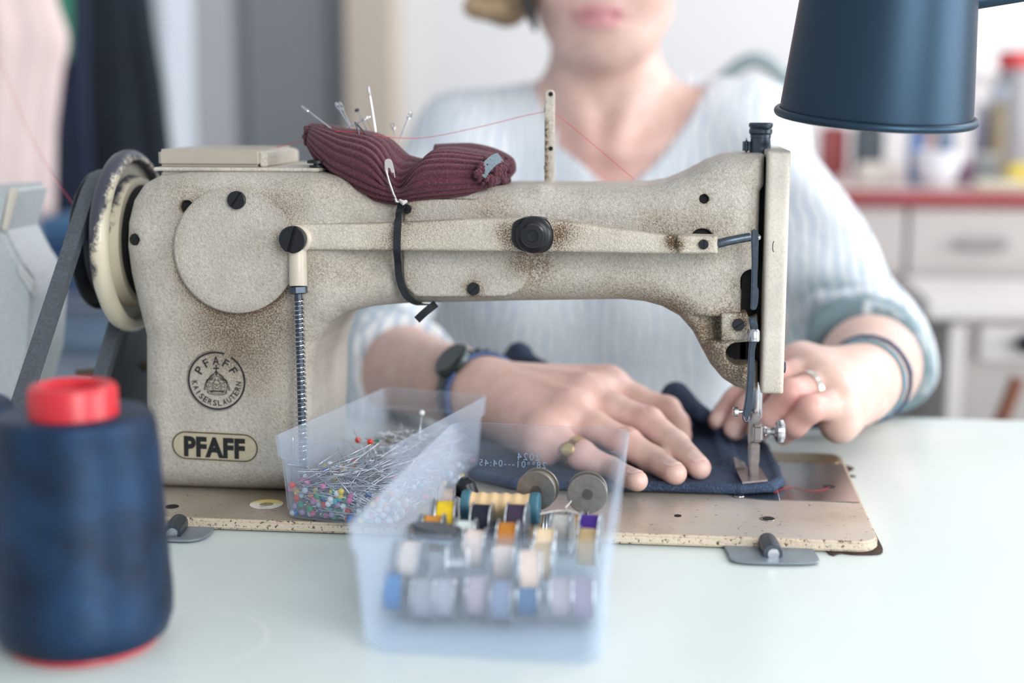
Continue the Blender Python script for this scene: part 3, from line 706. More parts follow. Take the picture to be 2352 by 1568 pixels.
# sole plate with upturned toe
zf = B + .0075
sp = [az(a, b, zf) for a, b in ((1702, 1110), (1762, 1104), (1764, 1108), (1744, 1078), (1690, 1074))]
A_, B_, D_ = az(1705, 1111, zf), az(1763, 1105, zf), az(1689, 1078, zf); C_ = az(1745, 1076, zf)
def slab3(name, quad, th, mat, parent):
    q_ = [np.array(p, float) for p in quad]; n_ = np.cross(q_[1] - q_[0], q_[-1] - q_[0]); n_ /= np.linalg.norm(n_); m_ = len(q_)
    vv = [p for p in q_] + [p + n_ * th for p in q_]
    ff = [tuple(reversed(range(m_))), tuple(range(m_, 2 * m_))] + [(k, (k + 1) % m_, m_ + (k + 1) % m_, m_ + k) for k in range(m_)]
    return mk(name, vv, ff, mat, parent, False)
slab3('sole_plate', [A_, B_, C_, D_], .0011, MT['steel_warm'], foot)
E_, G_ = at(1684, 1050, D_[1] + .004), at(1709, 1062, D_[1] + .004)
slab3('upturned_toe', [D_, D_ + (C_ - D_) * .46, G_, E_], .0010, MT['steel_warm'], foot)
nd = at(1720, 1060, PBY - .003)
lathe('needle', [(.0009, 0), (.0009, .03), (.0006, .032), (.0006, .052), (.0001, .056)], (nd[0], nd[1], nd[2] + .044), (0, 0, -1), MT['steel'], sm, 10)
lathe('needle_clamp', [(.0028, 0), (.0028, .012), (.002, .014)], (nd[0], nd[1], nd[2] + .046), (0, 0, -1), MT['gunmetal'], sm, 16)

# pressure regulating knob on top
tk = at(1746, 350, .0)
lathe('pressure_knob', [(px2m(24), -.002), (px2m(24), .004), (px2m(23), .0045), (px2m(22), .0085), (px2m(23), .0087), (px2m(23), .0105), (px2m(26), .0115), (px2m(26), .0135), (px2m(24), .0142), (px2m(26), .0150), (px2m(27), .0156), (px2m(27), .0170), (px2m(24), .0176), (px2m(10), .0176)], tk, (0, 0, 1), MT['gunmetal'], sm, 40)
box('knob_lug', (tk[0] - .0105, -.004, tk[2] - .001), (tk[0] - .006, .004, tk[2] + .0085), MT['gunmetal'], sm, .002, 3)
# thread post
p0, p1 = at(1262, 414, .006), at(1263, 206, .006)
hw = px2m(11.5)
post = sdf_plate('thread_post', [(p0[0] - hw, p0[2] - .004), (p0[0] + hw, p0[2] - .004), (p1[0] + hw, p1[2] - .002), (p1[0] + hw * .5, p1[2]), (p1[0] - hw * .5, p1[2]), (p1[0] - hw, p1[2] - .002)], .0045, .0095, .001, MT['paint_pale'], sm, [(1254, 280 + 16 * k, 9, .95) for k in range(9)], .0006, .006, .0)
for py in (216, 341): lathe('thread_hole', [(.0004, 0), (.0014, 0), (.0014, .0003), (.0004, .0003)], at(1265, py, .0045), (0, -1, 0), MT['void'], post, 16)
for py in (252, 385): lathe('thread_hole', [(.0004, 0), (.0014, 0), (.0014, .0003), (.0004, .0003)], (p0[0] - hw, .007, at(1252, py, .006)[2]), (-1, 0, 0), MT['void'], post, 16)

# top plate, oil box lid and its screw
za = at(400, 380, -.02)[2]; xa_, xb_ = at(373, 380, -.03)[0], at(748, 380, -.03)[0]
tp = box('top_plate', (xa_, -.046, za - .0020), (xb_, .046, za), MT['paint_pale'], sm, .0006)
box('top_pad', (xa_ + .004, -.044, za - .0075), (xb_ - .004, .044, za - .0021), MT['paint'], sm, .001)
zl = at(480, 341, -.02)[2]; xc_ = at(612, 360, -.035)[0]
lid = box('top_box_lid', (xa_ - .0005, -.036, za + .0002), (xc_ - .004, .040, zl), simple('greyed_lid_enamel', srgb(168, 160, 148), .35, 0, 60, .05), tp, .0018, 3)
prism('lid_end', [(xc_ - .0045, za + .0002), (xc_, za + .0002), (xc_, zl - .0025), (xc_ - .0045, zl - .001)], -.034, .038, MT['paint_pale'], tp, .0006)
lathe('top_screw', [(.0042, 0), (.0046, .0005), (.0046, .0014), (.0022, .0015), (.0022, .0024), (.0058, .0026), (.0058, .0042), (.004, .0046)], (at(728, 376, -.036)[0], -.036, za), (0, 0, 1), MT['black'], tp, 28)
lathe('plate_stud', [(.0036, 0), (.0036, .0058)], (at(727, 390, -.041)[0], -.0405, za - .0085), (0, 0, 1), MT['cream'], tp, 24)

# handwheel with belt pulley
hz = at(205, 552, -.0)[2]; WX = -.3995 
R0 = .0575
whp = [(.012, .012), (.040, .012), (.0405, .010), (.0430, .000), (.0500, .0005), (.0505, .0098), (.0514, .0108), (.0535, .0106), (.0560, .0085), (R0, .0060), (R0, .0035), (.0562, .0004), (.0530, -.0015), (.0470, -.003), (.0462, -.004)]
wheel_m = NT('worn_wheel_paint')
sep = wheel_m.n('ShaderNodeSeparateXYZ'); wheel_m.l(wheel_m.coord(), 'Object', sep, 0)
nz1 = wheel_m.noise(90, 6, .7); nz2 = wheel_m.noise(700, 3, .6)
t1 = wheel_m.math('MULTIPLY', nz1, 0, v=.020); t2 = wheel_m.math('MULTIPLY', nz2, 0, v=.0035)
t3 = wheel_m.math('ADD', sep, 0, t1, 0); t4 = wheel_m.math('ADD', t3, 0, t2, 0)
zt_ = wheel_m.math('MULTIPLY', sep, 2, v=-.16); t5 = wheel_m.math('ADD', t4, 0, zt_, 0)
thr = (WX + .0030) - (-.15) + .0105 - .16 * (hz - T)
t6 = wheel_m.math('SUBTRACT', t5, 0, v=thr); rr_ = wheel_m.ramp(t6, 0, [(0.0, srgb(58, 60, 72)), (.0006, srgb(206, 198, 176))]); wheel_m.l(rr_, 0, wheel_m.p, 'Base Color')
wheel_m.p.inputs['Roughness'].default_value = .33
whl = lathe('handwheel', [(r, hh) for r, hh in reversed(whp)], (WX, 0, hz), (1, 0, 0), wheel_m.m, sm, 96, .7)
lathe('wheel_web', [(.014, 0), (.0480, 0), (.0498, .003), (.0500, .004), (.014, .004)], (WX + .0010, 0, hz), (1, 0, 0), simple('grey_beige_web', srgb(150, 148, 136), .4, .3, 90, .2), whl, 64)
lathe('boss_gap_shade', [(.02, 0), (.0345, 0), (.0355, .002), (.0355, .012), (.034, .014), (.02, .014)], (WX + .003, 0, hz), (1, 0, 0), MT['void'], whl, 64)  # black boss; shadow of the gap beside the casting put into its colour
PX = WX - .0100
lathe('belt_pulley', [(.02, .008), (.043, .008), (.0435, .0075), (.0435, .0065), (.0375, .0015), (.0375, -.0015), (.0435, -.0065), (.0435, -.008), (.042, -.009), (.02, -.009)], (PX, 0, hz), (1, 0, 0), MT['black'], whl, 64)

# bed: cast plate with a polished top, slide plate, needle plate
SPK = NT('speckled_bed_edge'); nb = SPK.noise(420, 3, .6); rb_ = SPK.ramp(nb, 0, [(.34, srgb(84, 70, 54)), (.44, srgb(206, 192, 172))]); SPK.l(rb_, 0, SPK.p, 'Base Color'); SPK.p.inputs['Roughness'].default_value = .5; SPK.bump(nb, 0, .6, .001)
BEDM = NT('worn_bed_metal'); n1_ = BEDM.noise(9, 5, .6); n2_ = BEDM.noise(260, 3, .7)
r1_ = BEDM.ramp(n1_, 0, [(.3, srgb(168, 154, 132)), (.5, srgb(200, 190, 176)), (.7, srgb(208, 202, 196))]); r2_ = BEDM.ramp(n2_, 0, [(.28, (.05, .045, .04)), (.36, (1, 1, 1))])
mx = BEDM.mix(r1_, 0, r2_, 0, f=1.0, mode='MULTIPLY'); BEDM.l(mx, 2, BEDM.p, 'Base Color'); BEDM.p.inputs['Metallic'].default_value = .55; BEDM.p.inputs['Roughness'].default_value = .34
rc = .012
def rrect(x0, y0, x1, y1, r, n=8):
    o = []
    for cx, cy, a0 in ((x1 - r, y0 + r, -PI / 2), (x1 - r, y1 - r, 0), (x0 + r, y1 - r, PI / 2), (x0 + r, y0 + r, PI)):
        for k in range(n + 1): a = a0 + PI / 2 * k / n; o.append((cx + r * math.cos(a), cy + r * math.sin(a)))
    return o
bed = prism('bed_plate', rrect(BX0, BY0, BX1, BY1, rc), T + .0009, B - .0002, SPK.m, sm, .0012, 2, 'Z')
bt = prism('bed_top', rrect(BX0 + .002, BY0 + .002, BX1 - .0015, BY1 - .002, rc - .002), B - .0004, B, BEDM.m, bed, 0, 2, 'Z')
SLM = simple('polished_slide_plate', srgb(176, 168, 168), .2, .9, 60, .06)
xs_ = az(1792, 1150, B)[0]; ys_ = az(1900, 1152, B)[1]
slp = box('slide_plate', (xs_ + .0004, ys_, B), (BX1 - .002, .056, B + .0005), SLM, bed, .0002, 1)
NPM = simple('needle_plate_steel', srgb(120, 126, 134), .16, .95, 200, .1)
# semicircular needle plate
xn = xs_ - .0002; cyn = .012; rn = .0475; arc = [(xn, cyn - rn)]
arc = [(xn, ys_ - .0015)] + [(xn - .0545 * math.sin(t_), cyn - (cyn - ys_ + .0015) * math.cos(t_)) for t_ in np.linspace(.12, PI - .12, 28)] + [(xn, 2 * cyn - ys_ + .0015)]
npl = prism('needle_plate', list(reversed(arc)), B, B + .0006, NPM, bed, .0002, 1, 'Z')
def flat_screw(px, py, Z, r, mat, parent, name='plate_screw', slot=True):
    c = az(px, py, Z)
    o = lathe(name, [(r * .2, 0), (r, 0), (r * .96, .0003), (r * .2, .0003)], c, (0, 0, 1), mat, parent, 28)
    if slot: box('screw_slot', (c[0] - r * .85, c[1] - r * .14, Z + .0003), (c[0] + r * .85, c[1] + r * .14, Z + .00045), MT['void'], parent, 0, 1, Matrix.Translation(c) @ Matrix.Rotation(.9, 4, 'Z') @ Matrix.Translation(-Vector(c)))
    return o
flat_screw(1697, 1138, B + .0006, .0036, MT['steel'], bed)
for px, py, r in ((1905, 1117, .0036), ):
    flat_screw(px, py, B + .0005, r, MT['void'], bed, 'bed_hole', False)
flat_screw(1763, 1191, B + .0001, .0045, MT['steel_warm'], bed, 'bed_hole', False); flat_screw(1765, 1191, B + .0004, .0032, MT['void'], bed, 'bed_hole', False)
flat_screw(1557, 1184, B + .0001, .0021, MT['void'], bed, 'bed_hole', False)
flat_screw(395, 1163, B + .0001, .004, MT['void'], bed, 'bed_hole', False)
# dark brass shadow strip at the rear of the slide plate
prism('rear_slide', rrect(xs_ - .03, .0565, BX1 - .004, .083, .006), B, B + .0006, simple('brassy_slide', srgb(150, 128, 92), .3, .8, 70, .35), bed, .0002, 1, 'Z')

# hinges that hold the bed on the table
def hinge(pts, knp):
    pl_ = smooth_poly([az(a, b, T)[:2] for a, b in pts], 4)
    hg = prism('hinge_plate', list(pl_), T + .0009, T + .0022, simple('grey_hinge_paint', srgb(128, 140, 150), .4, .3, 80, .1), sm, .0004, 1, 'Z')
    a, b = az(knp[0], knp[1], T + .004), az(knp[2], knp[3], T + .004)
    tube('hinge_knuckle', [a, a * .5 + b * .5, b], [.0052, .0056, .0050], MT['gunmetal'], hg, 18)
    lathe('hinge_pin', [(.0015, 0), (.0034, .0002), (.003, .001)], b, b - a, MT['steel'], hg, 16)
hinge([(1674, 1243), (1672, 1278), (1690, 1296), (1780, 1301), (1862, 1300), (1882, 1292), (1856, 1256), (1840, 1243)], (1762, 1244, 1776, 1272))
hinge([(330, 1196), (330, 1240), (380, 1247), (440, 1248), (478, 1236), (498, 1208), (497, 1200)], (412, 1200, 395, 1225))
# ------------------------------------------------------------------ printed badges on the column
def text_vf(s, size, offset=0.0, spacing=1.0, res=3):
    cu = bpy.data.curves.new('lettering_curve', 'FONT'); cu.body = s; cu.size = size; cu.offset = offset; cu.align_x = 'CENTER'; cu.align_y = 'CENTER'; cu.space_character = spacing; cu.resolution_u = res
    o = bpy.data.objects.new('lettering_tmp', cu); COL.objects.link(o)
    dg = bpy.context.evaluated_depsgraph_get(); me = o.evaluated_get(dg).to_mesh()
    v = np.array([x.co[:] for x in me.vertices]); f = [tuple(p.vertices) for p in me.polygons]
    o.evaluated_get(dg).to_mesh_clear(); bpy.data.objects.remove(o); bpy.data.curves.remove(cu)
    return v, f
def decal(name, parts, mat, lift, parent):
    """parts: (v2d in metres, faces) -> laid on the casting's front"""
    v, f = join_vf(parts); y = front_y(v[:, 0], v[:, 1]) - lift
    return mk(name, np.stack([v[:, 0], y, v[:, 1]], 1), f, mat, parent, False)
def ring2(c, r0, r1, a0=0, a1=2 * PI, n=80):
    v, f = [], []
    for k in range(n + 1):
        a = a0 + (a1 - a0) * k / n; v += [(c[0] + r0 * math.cos(a), c[1] + r0 * math.sin(a)), (c[0] + r1 * math.cos(a), c[1] + r1 * math.sin(a))]
    for k in range(n): f.append((2 * k, 2 * k + 1, 2 * k + 3, 2 * k + 2))
    return np.array(v), f
def line2(pts, w_):
    p = np.array(pts, float); tg = np.gradient(p, axis=0); tg /= np.linalg.norm(tg, axis=1)[:, None] + 1e-9; nr = np.stack([-tg[:, 1], tg[:, 0]], 1)
    v = np.stack([p - nr * w_ / 2, p + nr * w_ / 2], 1).reshape(-1, 2); return v, [(2 * k, 2 * k + 1, 2 * k + 3, 2 * k + 2) for k in range(len(p) - 1)]
def stadium(c, hw, hh, n=14, rot=0):
    o = []
    for s, a0 in ((1, -PI / 2), (-1, PI / 2)):
        for k in range(n + 1): a = a0 + PI * k / n; o.append((s * (hw - hh) + hh * math.cos(a), hh * math.sin(a)))
    ca, sa = math.cos(rot), math.sin(rot); return np.array([(c[0] + x * ca - y * sa, c[1] + x * sa + y * ca) for x, y in o])
def xf2(v, c, rot=0, sx=1, sy=1):
    v = np.asarray(v)[:, :2] * [sx, sy]; ca, sa = math.cos(rot), math.sin(rot)
    return np.stack([c[0] + v[:, 0] * ca - v[:, 1] * sa, c[1] + v[:, 0] * sa + v[:, 1] * ca], 1)
TAN = simple('aged_decal_ground', srgb(176, 167, 144), .45, 0, 300, .12)
YB = -COLD
S1 = np.linalg.norm(at(595, 1025, YB) - at(393, 1025, YB)) / 202.0      # metres per pixel on the column's front
c = at(494, 1025, YB); bc = (c[0], c[2]); rot = -.022
out_ = stadium(bc, 100 * S1, 34 * S1, 14, rot); N_ = len(out_)
nst = 10; vv = [tuple(np.array(bc))] ; 
grid_v = np.concatenate([np.array(bc) + (out_ - np.array(bc)) * s_ for s_ in np.linspace(.0, 1, nst)])
gf = [(i * N_ + k, i * N_ + (k + 1) % N_, (i + 1) * N_ + (k + 1) % N_, (i + 1) * N_ + k) for i in range(nst - 1) for k in range(N_)]
badge = decal('name_badge', [(grid_v, gf)], TAN, .00025, sm); badge['label'] = 'oval printed name badge with bold black capitals'
o1 = stadium(bc, 98 * S1, 31.5 * S1, 14, rot); o2 = stadium(bc, 95.5 * S1, 29 * S1, 14, rot)
rim_v = np.concatenate([o1, o2]); rim_f = [(k, (k + 1) % N_, N_ + (k + 1) % N_, N_ + k) for k in range(N_)]
tv_, tf_ = text_vf('PFAFF', 1.0, .05, 1.05)
tw = tv_[:, 0].max() - tv_[:, 0].min(); th = tv_[:, 1].max() - tv_[:, 1].min()
tv_ = tv_[:, :2] - [(tv_[:, 0].max() + tv_[:, 0].min()) / 2, (tv_[:, 1].max() + tv_[:, 1].min()) / 2]
c3 = at(493, 1027, YB)
decal('badge_lettering', [(rim_v, rim_f), (xf2(tv_, (c3[0], c3[2]), rot, 140 * S1 / tw, 47 * S1 / th), tf_)], MT['ink'], .0005, sm)
# round emblem
c = at(498, 874, YB); ec = (c[0], c[2])
emb = []
emb += [ring2(ec, 61.5 * S1, 65.5 * S1, math.radians(72), math.radians(72 + 345)), ring2(ec, 67 * S1, 67.8 * S1, math.radians(95), math.radians(300))]
def arc_text(s, r, a_mid, span, hgt, wid, top=True, outline=False):
    for i, ch in enumerate(s):
        a = a_mid + (span * (.5 - i / (len(s) - 1)) if top else span * (-.5 + i / (len(s) - 1)))
        v, f = text_vf(ch, 1.0, .012)
        ctr = [(v[:, 0].max() + v[:, 0].min()) / 2, (v[:, 1].max() + v[:, 1].min()) / 2]; hh = v[:, 1].max() - v[:, 1].min(); ww = max(v[:, 0].max() - v[:, 0].min(), .3)
        v = v[:, :2] - ctr
        p = (ec[0] + r * math.cos(a), ec[1] + r * math.sin(a))
        emb.append((xf2(v, p, (a - PI / 2) if top else (a + PI / 2), min(wid / ww, hgt / hh * 1.1), hgt / hh), f))
arc_text('PFAFF', 45 * S1, math.radians(90), math.radians(118), 19 * S1, 15 * S1)
arc_text('KAISERSLAUTERN', 50 * S1, math.radians(270), math.radians(168), 13 * S1, 9 * S1, False)
def E2(x, y): return (ec[0] + x * S1, ec[1] + y * S1)
def el(pts, w_=1.5): emb.append(line2([E2(*p) for p in pts], w_ * S1))
# crown: band, body, arches, pearls and the cross on top
th_ = np.linspace(0, 2 * PI, 25)
el([(21 * math.cos(t_), -27 + 4.5 * math.sin(t_)) for t_ in th_]); el([(15 * math.cos(t_), -26 + 2.0 * math.sin(t_)) for t_ in th_], 1.2)
el([(-21, -27), (-24, -8), (-23, -2)]); el([(21, -27), (24, -8), (23, -2)]); el([(-20, -21), (0, -24), (20, -21)], 1.2)
el([(-23, -2), (-12, 12), (0, 20), (12, 12), (23, -2)], 1.8); el([(-18, -3), (-9, 7), (0, 11), (9, 7), (18, -3)], 1.2)
el([(-23, -3), (-12, -5), (-7, -4), (-3, 5)], 1.3); el([(23, -3), (12, -5), (7, -4), (3, 5)], 1.3)
el([(-16, 3), (-8, 1)], 1.4); el([(16, 3), (8, 1)], 1.4); el([(-14, 6), (-6, 4)], 1.4); el([(14, 6), (6, 4)], 1.4)
el([(-8, -22), (-8, -6)], 1.3); el([(8, -22), (8, -6)], 1.3); el([(-8, -6), (-4, 1), (4, 1), (8, -6)], 1.3); el([(-18, -19), (-19, -7), (-11, -8), (-11, -20)], 1.2); el([(18, -19), (19, -7), (11, -8), (11, -20)], 1.2)
for x, y in ((-15, -13), (15, -13), (-4, -8), (0, -8), (4, -8), (-4, -14), (4, -14), (0, -11), (0, -17), (-3, -18), (3, -18)): emb.append(ring2(E2(x, y), .1 * S1, 1.4 * S1, n=8))
for k in range(9):
    t_ = k / 8
    for s_ in (-1, 1): emb.append(ring2(E2(s_ * (27.5 - 20 * t_ ** 1.6), -18 + 38 * t_ - (6 * t_ * t_ if t_ > .5 else 0) - 2 * abs(t_ - .4)), 1.2 * S1, 2.4 * S1, n=10))
emb.append(ring2(E2(0, 15), .2 * S1, 2.6 * S1, n=12)); el([(0, 20), (0, 34)], 2.2); el([(-5, 28), (5, 28)], 2.2); el([(-3.5, 20), (3.5, 20)], 2)
for x, y in ((-5, 28), (5, 28), (0, 34)): emb.append(ring2(E2(x, y), .2 * S1, 2.0 * S1, n=10))
em_ = decal('crown_emblem', emb, MT['ink'], .0004, sm); em_['label'] = 'round printed emblem with a crown inside a ring of letters'

# ------------------------------------------------------------------ drive belt, belt guard, bobbin winder
PXb = PX
belt_pts = []
Rb = .0420
# front strand goes down to the motor (towards the camera), back strand returns
fs = ax(52, 925, PXb); fs2 = ax(18, 1025, PXb); 
dirn = (fs - np.array([PXb, 0, hz])); dirn /= np.linalg.norm(dirn)
dy, dz = dirn[1], dirn[2]; nrm = np.array([0, -dz, dy]); 
if nrm[1] > 0: nrm = -nrm
ctr = np.array([PXb, 0, hz])
ddir = np.array([0, fs[1] - (nrm[1] * Rb), fs[2] - (hz + nrm[2] * Rb)]); ddir /= np.linalg.norm(ddir)
nrm = np.array([0, ddir[2], -ddir[1]]); 
if nrm[1] > 0: nrm = -nrm
lenb = (T + .001 - (hz + nrm[2] * Rb)) / ddir[2]
a_s = ctr + nrm * Rb; a_e = a_s + ddir * lenb
b_s = ctr - nrm * Rb; lenb2 = (T + .001 - b_s[2]) / ddir[2]; b_e = b_s + ddir * lenb2
loop = [a_e * (1 - t_) + a_s * t_ for t_ in np.linspace(0, 1, 10)]
aa = math.atan2(nrm[2], nrm[1])
for t_ in np.linspace(0, PI, 30)[1:-1]:
    a = aa - t_ if math.sin(aa - PI / 2) > -2 and (nrm[1] < 0) else aa + t_
    loop.append(ctr + Rb * np.array([0, math.cos(a), math.sin(a)]))
loop += [b_s * (1 - t_) + b_e * t_ for t_ in np.linspace(0, 1, 10)]
lp = np.array(loop)
nrmv = []
for p in lp:
    d_ = p - ctr; s_ = max(0, d_ @ ddir); d_ = d_ - ddir * s_; nrmv.append(d_ / (np.linalg.norm(d_) + 1e-9))
blt = ribbon('drive_belt', lp, nrmv, .0092, .006, MT['rubber'])
tag(blt, 'grey rubber drive belt running from the handwheel down through the table', 'belt')
# winder wheel and bracket behind the column
wc = at(318, 830, .07)
wd = thing('bobbin_winder', 'black bobbin winder wheel and bracket behind the machine column', 'bobbin winder', (wc[0] - .01, .07, T))
lathe('wheel', [(.01, 0), (.043, 0), (.046, .002), (.046, .006), (.041, .008), (.041, .011), (.046, .013), (.046, .018), (.03, .02), (.01, .02)], (wc[0] - .012, .07, T + .052), (1, 0, 0), MT['black'], wd, 56)
box('bracket', (wc[0] - .02, .055, T + .0001), (wc[0] + .016, .085, T + .012), MT['gunmetal'], wd, .002)
box('upright', (wc[0] - .019, .062, T + .012), (wc[0] - .0125, .078, T + .06), MT['gunmetal'], wd, .002)
wl0, wl1 = at(255, 857, .05), at(176, 856, .05)
tube('winder_lever', [wl0 + np.array([.022, .012, .004]), wl0, wl0 * .5 + wl1 * .5, wl1], [.0042, .0046, .0036, .0022], simple('bronze_lever', srgb(104, 92, 78), .4, .7), wd, 12)
# belt guard
gp = [at(a, b, .03) for a, b in ((-60, 428), (36, 428), (10, 530), (40, 588), (74, 640), (80, 690), (72, 820), (48, 900), (20, 1000), (-60, 1000))]
GRD = simple('grey_hammered_paint', srgb(178, 184, 188), .4, .1, 260, .08, .0005)
bgd = thing('belt_guard', 'grey hammered metal belt guard at the left end of the machine', 'belt guard', (gp[0][0], .03, T))
prism('guard_shell', [(p[0], max(p[2], T + .0002)) for p in gp], .03, .085, GRD, bgd, .004, 3)
rp = [at(a, b, .026) for a, b in ((20, 432), (38, 430), (13, 530), (2, 530))]
prism('guard_flange', [(p[0], p[2]) for p in rp], .026, .0301, simple('pale_worn_flange', srgb(206, 200, 188), .4), bgd, .001)
rp = [at(a, b, .026) for a, b in ((36, 604), (76, 650), (76, 684), (40, 628))]
prism('guard_lip', [(p[0], p[2]) for p in rp], .0262, .0301, simple('scuffed_guard_lip', srgb(196, 198, 198), .4, .2), bgd, .001)

# ------------------------------------------------------------------ pin cushion
CM = NT('maroon_ribbed_knit'); nm = CM.noise(900, 4, .7); nb2 = CM.noise(60, 3, .6)
r1 = CM.ramp(nm, 0, [(.3, srgb(52, 20, 32)), (.55, srgb(88, 38, 54)), (.78, srgb(126, 72, 88))]); CM.l(r1, 0, CM.p, 'Base Color'); CM.p.inputs['Roughness'].default_value = .95
CM.p.inputs['Sheen Weight'].default_value = .12; CM.bump(nm, 0, .7, .0012)
# stations: (px, py of the centre, half height px, half depth m, Y)
STN = [(716, 308, 21, .010, -.010), (722, 310, 29, .016, -.011), (745, 326, 43, .022, -.013), (790, 356, 62, .028, -.017), (840, 374, 72, .032, -.021), (885, 394, 72, .034, -.024), (915, 408, 63, .034, -.025), (935, 414, 56, .033, -.025), (960, 408, 56, .034, -.025),
       (1000, 400, 60, .035, -.024), (1050, 397, 59, .034, -.022), (1095, 397, 52, .031, -.018), (1130, 398, 46, .026, -.014), (1150, 399, 38, .020, -.010), (1158, 399, 30, .014, -.008)]
STN = np.array(STN); si = np.linspace(0, len(STN) - 1, 76); NS = len(si)
st_ = np.stack([np.interp(si, np.arange(len(STN)), STN[:, k]) for k in range(5)], 1)
for k in range(5):
    for _ in range(2): st_[1:-1, k] = (st_[:-2, k] + 2 * st_[1:-1, k] + st_[2:, k]) / 4
NR = 200; ribs = 25; cv_, cf_ = [], []
cen = np.array([at(a, b, y) for a, b, _, _, y in st_]); tg = np.gradient(cen, axis=0); tg /= np.linalg.norm(tg, axis=1)[:, None]
for i in range(NS):
    t_ = tg[i].copy(); t_[1] = 0; t_ /= np.linalg.norm(t_)
    blend = .75 * (1 - math.exp(-((st_[i, 0] - 935) / 55) ** 2))
    up_ = np.array([-t_[2] * blend, 0, t_[0] * blend + (1 - blend)]); up_ /= np.linalg.norm(up_)
    bk = np.array([0, 1.0, 0]); hh = st_[i, 2] * S1 / 1.04; hd = st_[i, 3]
    for k in range(NR):
        a = 2 * PI * k / NR; rb = 1 + .085 * (abs(math.cos(ribs * a / 2 + .3 * math.sin(i * .11))) ** .7 - .6)
        # pinch at the front where the strap pulls it in
        pin_ = .5 * math.exp(-((st_[i, 0] - 928) / 26) ** 2) * max(0, -math.sin(a)) ** 2 * (.5 + .5 * math.cos(a))
        dip = .36 * math.exp(-((st_[i, 0] - 972) / 24) ** 2) * max(0, math.cos(a)) ** 3
        end = .06 * math.sin(9 * a) * (i < 2 or i > NS - 3)
        m_ = rb * (1 - dip + end)
        pt_ = cen[i] + up_ * hh * m_ * math.copysign(abs(math.cos(a)) ** .85, math.cos(a)) + bk * hd * m_ * (1 - pin_) * math.copysign(abs(math.sin(a)) ** .85, math.sin(a))
        g_ = math.exp(-((st_[i, 0] - 930) / 36) ** 2) * max(0, -math.sin(a)) ** .8 * (.5 + .5 * math.cos(a) if math.cos(a) < 0 else 1)
        zb_ = cen[i][2] - hh * .9
        pt_[2] -= .58 * g_ * max(0, pt_[2] - zb_)
        cv_.append(pt_)
    if i:
        for k in range(NR): k2 = (k + 1) % NR; cf_.append(((i - 1) * NR + k, (i - 1) * NR + k2, i * NR + k2, i * NR + k))
# gathered ends
for i, o_ in ((0, -1), (NS - 1, 1)):
    b0 = len(cv_); c0 = cen[i] - tg[i] * o_ * .006
    for k in range(NR): cv_.append(c0 + (cv_[i * NR + k] - cen[i]) * .45)
    for k in range(NR):
        k2 = (k + 1) % NR; q = (i * NR + k, i * NR + k2, b0 + k2, b0 + k); cf_.append(q if o_ > 0 else q[::-1])
    cf_.append(tuple(b0 + k for k in range(NR)))
cv_ = np.array(cv_)
# lies on the arm: move anything inside the casting or the top plate out of it
for _ in range(14):
    x, y, z = (cv_[:, i].astype(np.float32) for i in range(3)); e_ = 8e-4
    d0 = body_sdf_pts(x, y, z); m_ = d0 < .0006
    if not m_.any(): break
    gx = (body_sdf_pts(x + e_, y, z) - body_sdf_pts(x - e_, y, z)) / (2 * e_); gy = (body_sdf_pts(x, y + e_, z) - body_sdf_pts(x, y - e_, z)) / (2 * e_); gz = (body_sdf_pts(x, y, z + e_) - body_sdf_pts(x, y, z - e_)) / (2 * e_)
    g_ = np.stack([gx, gy, gz], 1); g_ /= np.linalg.norm(g_, axis=1)[:, None] + 1e-6
    cv_[m_] += g_[m_] * (.0009 - d0[m_])[:, None]
tpm = (cv_[:, 0] < xb_ + .004) & (np.abs(cv_[:, 1]) < .05) & (cv_[:, 2] < za + .0008); cv_[tpm, 2] = za + .0008
cz = cv_[:, 2].min()
cu = thing('pin_cushion', 'maroon ribbed knit pin cushion tied on top of the machine arm', 'pin cushion', (cen[:, 0].mean(), -.01, cz))
mk('knit_body', cv_, cf_, CM.m, cu)
# frayed lips at both open ends
def fray(name, i, n=150, seed=1):
    rs = np.random.RandomState(seed); parts = []
    for k in range(n):
        p = cv_[i * NR + rs.randint(NR)]; ctr_ = cen[i]; q = p + (ctr_ - p) * rs.rand() * .35 + (tg[i] * (1 if i else -1)) * rs.rand() * .0025
        d_ = rs.randn(3); d_ /= np.linalg.norm(d_); r_ = .0011 + .001 * rs.rand()
        bm_ = bmesh.new(); bmesh.ops.create_icosphere(bm_, subdivisions=1, radius=r_)
        bm_.verts.ensure_lookup_table(); parts.append((np.array([x.co[:] for x in bm_.verts]) * (1 + .3 * d_) + q, [tuple(x.index for x in f_.verts) for f_ in bm_.faces])); bm_.free()
    v_, f_ = join_vf(parts); return mk(name, v_, f_, CM.m, cu)
fray('frayed_edge', 0, 90, 1); fray('frayed_edge', NS - 1, 170, 2)
